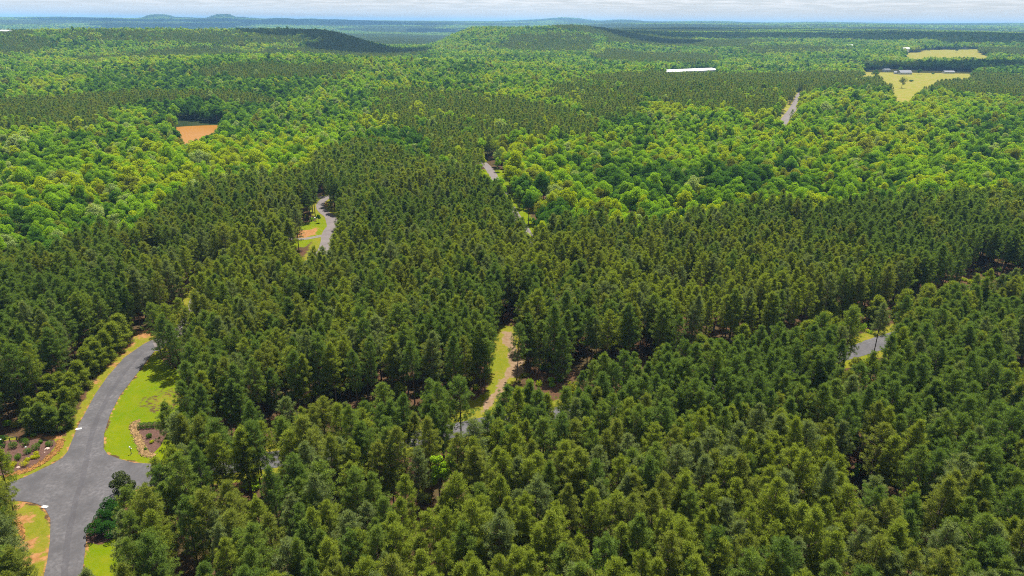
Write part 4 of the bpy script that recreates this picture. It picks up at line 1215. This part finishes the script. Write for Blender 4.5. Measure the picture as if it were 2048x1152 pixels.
def stone_band(name, line, w, n, mat, label, seed, smin=0.10, smax=0.24):
    g = np.random.RandomState(seed)
    L = spline(line, 10); seg = np.r_[0, np.cumsum(np.hypot(*np.diff(L, axis=0).T))]
    T = unit(np.gradient(L, axis=0)); mb = MB()
    base = np.array([(1, 0, 0), (-1, 0, 0), (0, 1, 0), (0, -1, 0), (0, 0, 0.8), (0, 0, -0.5)], float)
    tri = [(0, 2, 4), (2, 1, 4), (1, 3, 4), (3, 0, 4), (2, 0, 5), (1, 2, 5), (3, 1, 5), (0, 3, 5)]
    for k in range(n):
        t = g.uniform(0, seg[-1]); x = np.interp(t, seg, L[:, 0]); y = np.interp(t, seg, L[:, 1])
        tx = np.interp(t, seg, T[:, 0]); ty = np.interp(t, seg, T[:, 1]); o = g.normal() * w * 0.27
        V = base * g.uniform(smin, smax, 3) + g.normal(size=base.shape) * 0.02
        a = g.uniform(0, 6.28); V = np.stack([V[:, 0] * math.cos(a) - V[:, 1] * math.sin(a), V[:, 0] * math.sin(a) + V[:, 1] * math.cos(a), V[:, 2]], 1)
        mb.add(V + np.array([x - ty * o, y + tx * o, g.uniform(0.03, 0.12)]), tri)
    return tag(mb.build(name, mat), label, 'stone edging', kind='stuff')
stone_band('stone_edging', BED_L_EDGE, 1.15, 1500, M_STONE, 'band of orange stones round the front of the left shrub bed', 5)
stone_band('stone_edging', BED_R_EDGE, 1.35, 1500, M_STONE2, 'band of tan stones round the left side of the lawn bed', 6)
stone_band('stone_edging', hits(zoomed([(70, 400), (130, 430), (200, 490), (240, 550), (270, 640), (280, 720)], 6, 0, 960)), 0.7, 500, M_STONE, 'short band of orange stones beside the bushes at the lower left', 7)

# hedge, shrubs and post at the lawn bed
ha, hb = at(277, 857), at(338, 852)
hm = MB(); g = np.random.RandomState(9); n = 3600; f_ = g.uniform(0, 1, n); th = g.uniform(0, 6.28, n)
cx = np.outer(1 - f_, ha) + np.outer(f_, hb); dirv = unit(np.array(hb - ha)); nrm = np.array([-dirv[1], dirv[0], 0])
lump = 1 + 0.13 * np.sin(f_ * 38) + 0.05 * g.normal(size=n)
P = cx + nrm * (np.cos(th) * 0.62 * lump)[:, None] + np.array([0, 0, 1.0]) * (0.68 + np.sin(th) * 0.62 * lump)[:, None]
V, F = leaf_quads(P, np.cos(th)[:, None] * nrm + np.sin(th)[:, None] * np.array([0, 0, 1.0]), 0.15, g); hm.add(V, F)
e = tag(empty('hedge', (ha + hb) / 2), 'clipped dark green hedge along the back of the lawn bed', 'hedge')
o = hm.build('foliage', M_SHRUB, e); o.matrix_parent_inverse = Matrix.Translation(-(ha + hb) / 2)
bush('shrub', 299, 876, 0.75, 1.2, M_SHRUB, 'dark green shrub beside the tan stones of the lawn bed', 'shrub', 'shrubs of the lawn bed', 640)
bush('golden_shrub', 303, 886, 0.6, 0.7, M_GOLD, 'golden shrub in the lawn bed under the pines', 'shrub', 'shrubs of the lawn bed', 641, 0.11, 700)
bush('shrub', 291, 900, 0.38, 0.6, M_SHRUB, 'smallest green shrub at the tip of the lawn bed', 'shrub', 'shrubs of the lawn bed', 642, 0.1, 400)

M_POST = plain('dark post paint', (0.035, 0.035, 0.033), 0.6, 0.2)
M_WHITE = plain('white enamel', (0.62, 0.62, 0.58), 0.5, 0.05)
M_GREY = plain('weathered grey steel', (0.30, 0.31, 0.30), 0.5, 0.1, metal=0.2)
c = at(262.8, 907.5)
e = tag(empty('lawn_lamp', c), 'short dark post with two white lamp heads standing on the lawn', 'garden lamp')
MB().tube([(0, 0, 0), (0, 0, 1.5)], [0.06, 0.05], 8).lathe([(0.13, 0), (0.13, 0.05), (0.05, 0.09)], 10).build('post', M_POST, e)
MB().lathe([(0.03, 1.48), (0.14, 1.52), (0.17, 1.62), (0.12, 1.74), (0.02, 1.78)], 10, (-0.07, 0, 0)).build('lamp_head', M_WHITE, e)
MB().lathe([(0.02, 1.16), (0.10, 1.20), (0.12, 1.28), (0.08, 1.36), (0.02, 1.38)], 10, (0.2, 0, 0)).build('lamp_head', M_WHITE, e)
MB().tube([(0, 0, 1.2), (0.2, 0, 1.2)], [0.02, 0.02], 6).build('bracket', M_POST, e)
c = at(*Z8(507, 752))
e = tag(empty('lamp_post', c), 'pale grey lamp post with round white head in the left shrub bed', 'lamp post')
MB().lathe([(0.12, 0), (0.12, 0.08), (0.05, 0.14), (0.045, 2.3)], 8).build('post', M_GREY, e)
MB().lathe([(0.03, 2.28), (0.15, 2.34), (0.18, 2.46), (0.13, 2.58), (0.02, 2.62)], 10).build('lamp_head', M_WHITE, e)
MB().lathe([(0.21, 2.56), (0.12, 2.64), (0.02, 2.70)], 10).build('lamp_cap', M_GREY, e)
c = at(*Z8(310, 480)); c2 = at(*Z8(190, 505))
e = tag(empty('sign_frame', c), 'dark empty sign frame at the back of the left shrub bed', 'sign frame')
dv = c2 - c
MB().box((0, 0, 0.65), (0.12, 0.12, 1.3)).build('post', M_POST, e)
MB().box((dv.x, dv.y, 0.65), (0.12, 0.12, 1.3)).build('post', M_POST, e)
MB().box((dv.x / 2, dv.y / 2, 1.36), (dv.length + 0.3, 0.1, 0.12), math.atan2(dv.y, dv.x)).build('crossbar', M_POST, e)
def drain(u, v, rz, label):
    c = at(u, v); e = tag(empty('drain_cover', c + Vector((0, 0, 0.065)), rz), label, 'drain cover', 'white drain covers by the junction')
    MB().box((0, 0, 0.04), (1.15, 0.55, 0.08)).build('slab', M_WHITE, e)
    MB().box((0, 0.2, 0.11), (1.0, 0.08, 0.05)).build('lip', M_WHITE, e)
drain(157.5, 858.5, 0.25, 'white concrete drain cover on the left edge of the curving road')
drain(90, 1014.5, -0.15, 'white concrete drain cover at the lower left corner of the junction')
c = at(221.5, 1008)
e = tag(empty('marker_post', c), 'small white marker post beside the big evergreen shrubs', 'marker post')
MB().lathe([(0.06, 0), (0.06, 0.7), (0.02, 0.76)], 8).build('post', M_WHITE, e)
MB().lathe([(0.07, 0.5), (0.07, 0.58)], 8).build('band', M_POST, e)

# magnolia and the big evergreens right of the junction
def big_shrub(name, c, w, h, mat, label, cat, group, seed, n=3000, leaf=0.2, bloom=0):
    t, cr = broad_shape(seed, h, w, n, leaf, 16, 0.02)
    e = tag(empty(name, c), label, cat, group)
    t.build('trunk', M_BARK2, e); cr.build('crown', mat, e)
    if bloom:
        g = np.random.RandomState(seed)
        V = np.concatenate(cr.v).reshape(-1, 4, 3).mean(1); V = V[V[:, 2] > h * 0.35]; V = V[g.choice(len(V), bloom)]
        mb = MB()
        for p in V: mb.lathe([(0.03, 0), (0.13, 0.06), (0.15, 0.16), (0.03, 0.1)], 6, p * np.array([1.04, 1.04, 1.02]))
        mb.build('blossom', M_FLOWER, e)['kind'] = 'stuff'
    return e
big_shrub('magnolia_tree', at(252, 992), 2.75, 6.3, M_MAGN, 'bronze green magnolia at the mouth of the side road', 'magnolia', None, 701, 4200, 0.24)
big_shrub('magnolia_tree', at(-2, 912), 2.4, 5.6, M_EVER, 'dark magnolia with white blooms at the left photo edge', 'magnolia', None, 702, 2600, 0.22, 14)
for k, (u, v, w, h, lb) in enumerate([(198, 1070, 2.1, 3.2, 'dense dark evergreen shrub nearest the bottom beside the lower road'), (213, 1050, 2.3, 3.6, 'dense dark evergreen shrub in the middle of the row by the lower road'),
                                      (228, 1030, 2.3, 3.8, 'dense dark evergreen shrub below the magnolia'), (222, 1072, 2.2, 3.4, 'dense dark evergreen shrub behind the row against the pines')]):
    big_shrub('evergreen_shrub', at(u, v), w, h, M_EVER, lb, 'evergreen shrub', 'big evergreen shrubs right of the junction', 710 + k, 5200, 0.15)
for k, (u, v, w, h, lb) in enumerate([(8, 1128, 1.9, 3.6, 'dark evergreen bush at the left edge, middle one of three'), (24, 1165, 1.9, 3.4, 'dark evergreen bush in the lower left corner'), (10, 1085, 1.5, 2.8, 'dark evergreen bush at the left edge, topmost of three')]):
    big_shrub('evergreen_shrub', at(u, v), w, h, M_SHRUB if k else M_EVER, lb, 'evergreen shrub', 'bushes at the lower left', 720 + k, 2800, 0.18)
bush('golden_shrub', 14, 1036, 0.7, 0.8, M_GOLD, 'golden shrub beside the orange stones at the lower left', 'shrub', 'golden shrubs at the lower left', 650)
bush('golden_shrub', 24, 1046, 0.5, 0.6, M_GOLD, 'lower golden shrub against the orange stones at the lower left', 'shrub', 'golden shrubs at the lower left', 651)

# ---- buildings far off
M_ROOFW = plain('white metal roof', (0.62, 0.62, 0.60), 0.45, 0.05, 0.3)
M_WALLW = plain('pale siding', (0.42, 0.42, 0.40), 0.8, 0.08, 0.5)
M_ROOFG = plain('grey shingles', (0.17, 0.175, 0.19), 0.85, 0.2, 1.0)
M_PANE = plain('window glass', (0.03, 0.04, 0.05), 0.1, 0.1, spec=0.8)
M_DOOR = plain('door paint', (0.20, 0.11, 0.07), 0.6, 0.1)
def house(name, u, v, w, d, wall_h, roof_h, rz, label, cat, roof=M_ROOFG, wall=M_WALLW, rows=1, chimney=True, group=None, lift=0.0, pos=None):
    c = pos if pos is not None else at(u, v)
    e = tag(empty(name, c + Vector((0, 0, lift - 0.3)), rz), label, cat, group)
    MB().box((0, 0, wall_h / 2 + 0.15), (w, d, wall_h + 0.3)).build('wall', wall, e)
    oh = 0.5; mb = MB(); W, D, z0, z1 = w / 2 + oh, d / 2 + oh, wall_h + 0.3, wall_h + 0.3 + roof_h
    mb.add([(-W, -D, z0), (W, -D, z0), (W, D, z0), (-W, D, z0), (-W, 0, z1), (W, 0, z1)], [(0, 1, 5, 4), (2, 3, 4, 5)])
    mb.add([(-W, -D, z0), (-W, D, z0), (-W, 0, z1), (W, -D, z0), (W, 0, z1), (W, D, z0)], [(0, 2, 1), (3, 5, 4)])
    mb.add([(-W, -D, z0 - 0.02), (W, -D, z0 - 0.02), (W, D, z0 - 0.02), (-W, D, z0 - 0.02)], [(0, 3, 2, 1)])
    rf = mb.build('roof', roof, e)
    if chimney: MB().box((w * 0.28, d * 0.12, z1 - 0.1), (0.9, 0.7, 1.6)).build('chimney', M_ROCK, rf)
    nw = max(2, int(w / 4))
    for k in range(nw):
        x = (k + 0.5) / nw * w - w / 2
        if k == nw // 2:
            MB().box((x, -d / 2 - 0.04, 1.05), (1.0, 0.08, 2.1)).build('door', M_DOOR, e)
        else:
            f = MB().box((x, -d / 2 - 0.03, wall_h * 0.55), (1.3, 0.06, 1.4)).build('window', M_WHITE, e)
            MB().box((x, -d / 2 - 0.07, wall_h * 0.55), (1.1, 0.05, 1.2)).build('pane', M_PANE, f)
    return e
# long white roof among the trees
a_, b_ = hit(1329, 143, 9.0), hit(1437, 140.5, 9.0)
wc = (a_ + b_) / 2; wr = math.atan2(b_[1] - a_[1], b_[0] - a_[0]); wlen = float(np.hypot(*(b_ - a_)))
wd_ = 32.0; nrm_ = np.array([-math.sin(wr), math.cos(wr)]); wc = wc + nrm_ * wd_ * 0.5
wz = float(height(wc[0], wc[1]))
e = tag(empty('warehouse', (wc[0], wc[1], wz - 0.5), wr), 'long low warehouse with a white metal roof far behind dark pines', 'warehouse')
MB().box((0, 0, 4.3), (wlen, wd_, 8.6)).build('wall', M_WALLW, e)
mb = MB(); W, D = wlen / 2 + 0.6, wd_ / 2 + 0.6
mb.add([(-W, -D, 8.65), (W, -D, 8.65), (W, D, 8.65), (-W, D, 8.65), (-W, 0, 11.2), (W, 0, 11.2)], [(0, 1, 5, 4), (2, 3, 4, 5)])
mb.add([(-W, -D, 8.65), (-W, D, 8.65), (-W, 0, 11.2), (W, -D, 8.65), (W, 0, 11.2), (W, D, 8.65)], [(0, 2, 1), (3, 5, 4)])
rf = mb.build('roof', M_ROOFW, e)
sm = MB()
for k in range(int(wlen / 3)):
    x = -W + 1.5 + k * 3.0
    for sg in (-1, 1):
        sm.add([(x - 0.06, sg * D, 8.70), (x + 0.06, sg * D, 8.70), (x + 0.06, 0, 11.26), (x - 0.06, 0, 11.26), (x, sg * D, 8.80), (x, 0, 11.36)], [(0, 1, 5, 4) if False else (0, 4, 5, 3), (1, 2, 5, 4)])
sm.build('roof_seam', M_ROOFW, rf)['kind'] = 'stuff'
for k in range(6):
    MB().box((-wlen * 0.4 + k * wlen * 0.16, -wd_ / 2 - 0.05, 2.4), (4, 0.1, 4.4)).build('loading_door', M_GREY, e)
# houses
house('farmhouse', 1808, 148.5, 22, 12, 3.2, 4.0, 0.1, 'grey roofed farmhouse behind the big tree in the yellow field', 'house', group='houses round the yellow field')
house('shed', 1793, 148.0, 9, 7, 2.8, 2.4, -0.3, 'small grey shed left of the grey roofed farmhouse', 'shed', group='houses round the yellow field', chimney=False)
house('bungalow', 1896, 146.8, 19, 9, 3.0, 2.0, 0.05, 'long pale bungalow at the far edge of the yellow field', 'house', roof=M_ROOFG, group='houses round the yellow field')
house('cottage', 1772, 143.0, 13, 8, 3.0, 2.6, 0.3, 'pale cottage at the left end of the yellow field', 'house', roof=M_ROOFW, group='houses round the yellow field')
house('barn', 1934, 97.5, 20, 11, 4.5, 3.0, 0.0, 'white barn at the back of the far green field', 'barn', roof=M_ROOFW, wall=M_WHITE, chimney=False)
p_ = hit(749, 155, 4.5); pz = float(height(p_[0], p_[1]))
house('woodland_house', 0, 0, 24, 11, 3.2, 2.6, -0.05, 'pale roofed house showing between crowns on the middle hill', 'house', roof=M_ROOFW, pos=Vector((p_[0], p_[1], pz)))
def far_house(u, v, w, h, label, name='white_house'):
    p = hit(u, v, 15); z = float(height(p[0], p[1]))
    house(name, 0, 0, w, w * 0.5, h, 2.5, 0.0, label, 'house', roof=M_ROOFW, wall=M_WHITE, chimney=False, pos=Vector((p[0], p[1], z + 5.0)))
far_house(1700, 88, 16, 6, 'tiny white house among far blue green woods')
far_house(1586, 127.5, 10, 5, 'pale house roof among trees right of the long white roof')
far_house(1812, 96, 16, 9, 'tiny pale house above the far green field')
far_house(2, 62, 40, 10, 'pale strip of buildings at the far left edge')
far_house(266, 48, 90, 9, 'tan speck of buildings on the far left plain', 'far_building')
far_house(640, 54, 80, 10, 'white speck of long buildings on the far plain', 'far_building')

# trees and shrubs that stand in the field
for k, (u, v, w, h, co, lb) in enumerate([(1803, 176, 6.4, 17, 5, 'big lone dark tree standing in the yellow field'), (1838, 148.5, 4.4, 10, 1, 'round dark tree beside the farmhouse'), (1799, 147, 5.0, 13, 1, 'dark tree behind the farmhouse'), (1749, 160, 6.5, 18, 1, 'tall dark tree at the left edge of the yellow field'),
                                          (1913, 105, 4.5, 12, 1, 'lone dark tree in the far green field')]):
    c = at(u, v); t, cr = broad_shape(800 + k, h, w, 1500, 0.8, 18, 0.25)
    e = tag(empty('field_tree', c), lb, 'tree', 'trees standing in the fields')
    t.build('trunk', M_BARK2, e); cr.build('crown', M_LEAF[co], e)
bush('field_shrub', 1822, 163, 4.2, 3.0, M_SHRUB, 'low wide shrub right of the big lone field tree', 'shrub', 'shrubs in the yellow field', 660, 0.6, 700)
bush('field_shrub', 1866, 148.3, 3.2, 2.4, M_SHRUB, 'low shrub between the round tree and the bungalow', 'shrub', 'shrubs in the yellow field', 661, 0.6, 500)

# lawn of the winding road: small round tree, white box
c = at(638, 446)
t, cr = broad_shape(820, 4.2, 1.3, 900, 0.3, 9, 0.3)
e = tag(empty('small_tree', c), 'small round tree on the lawn beside the winding road', 'tree'); t.build('trunk', M_BARK2, e); cr.build('crown', M_LEAF[1], e)
c = at(632, 442.5)
e = tag(empty('mailbox', c), 'white box on a post left of the small round tree', 'mailbox')
MB().box((0, 0, 0.6), (0.15, 0.15, 1.2)).build('post', M_POST, e); MB().box((0, 0, 1.5), (1.3, 0.5, 0.6)).build('box', M_WHITE, e)

print('trees', len(px_), len(qx), len(bx), len(fx))
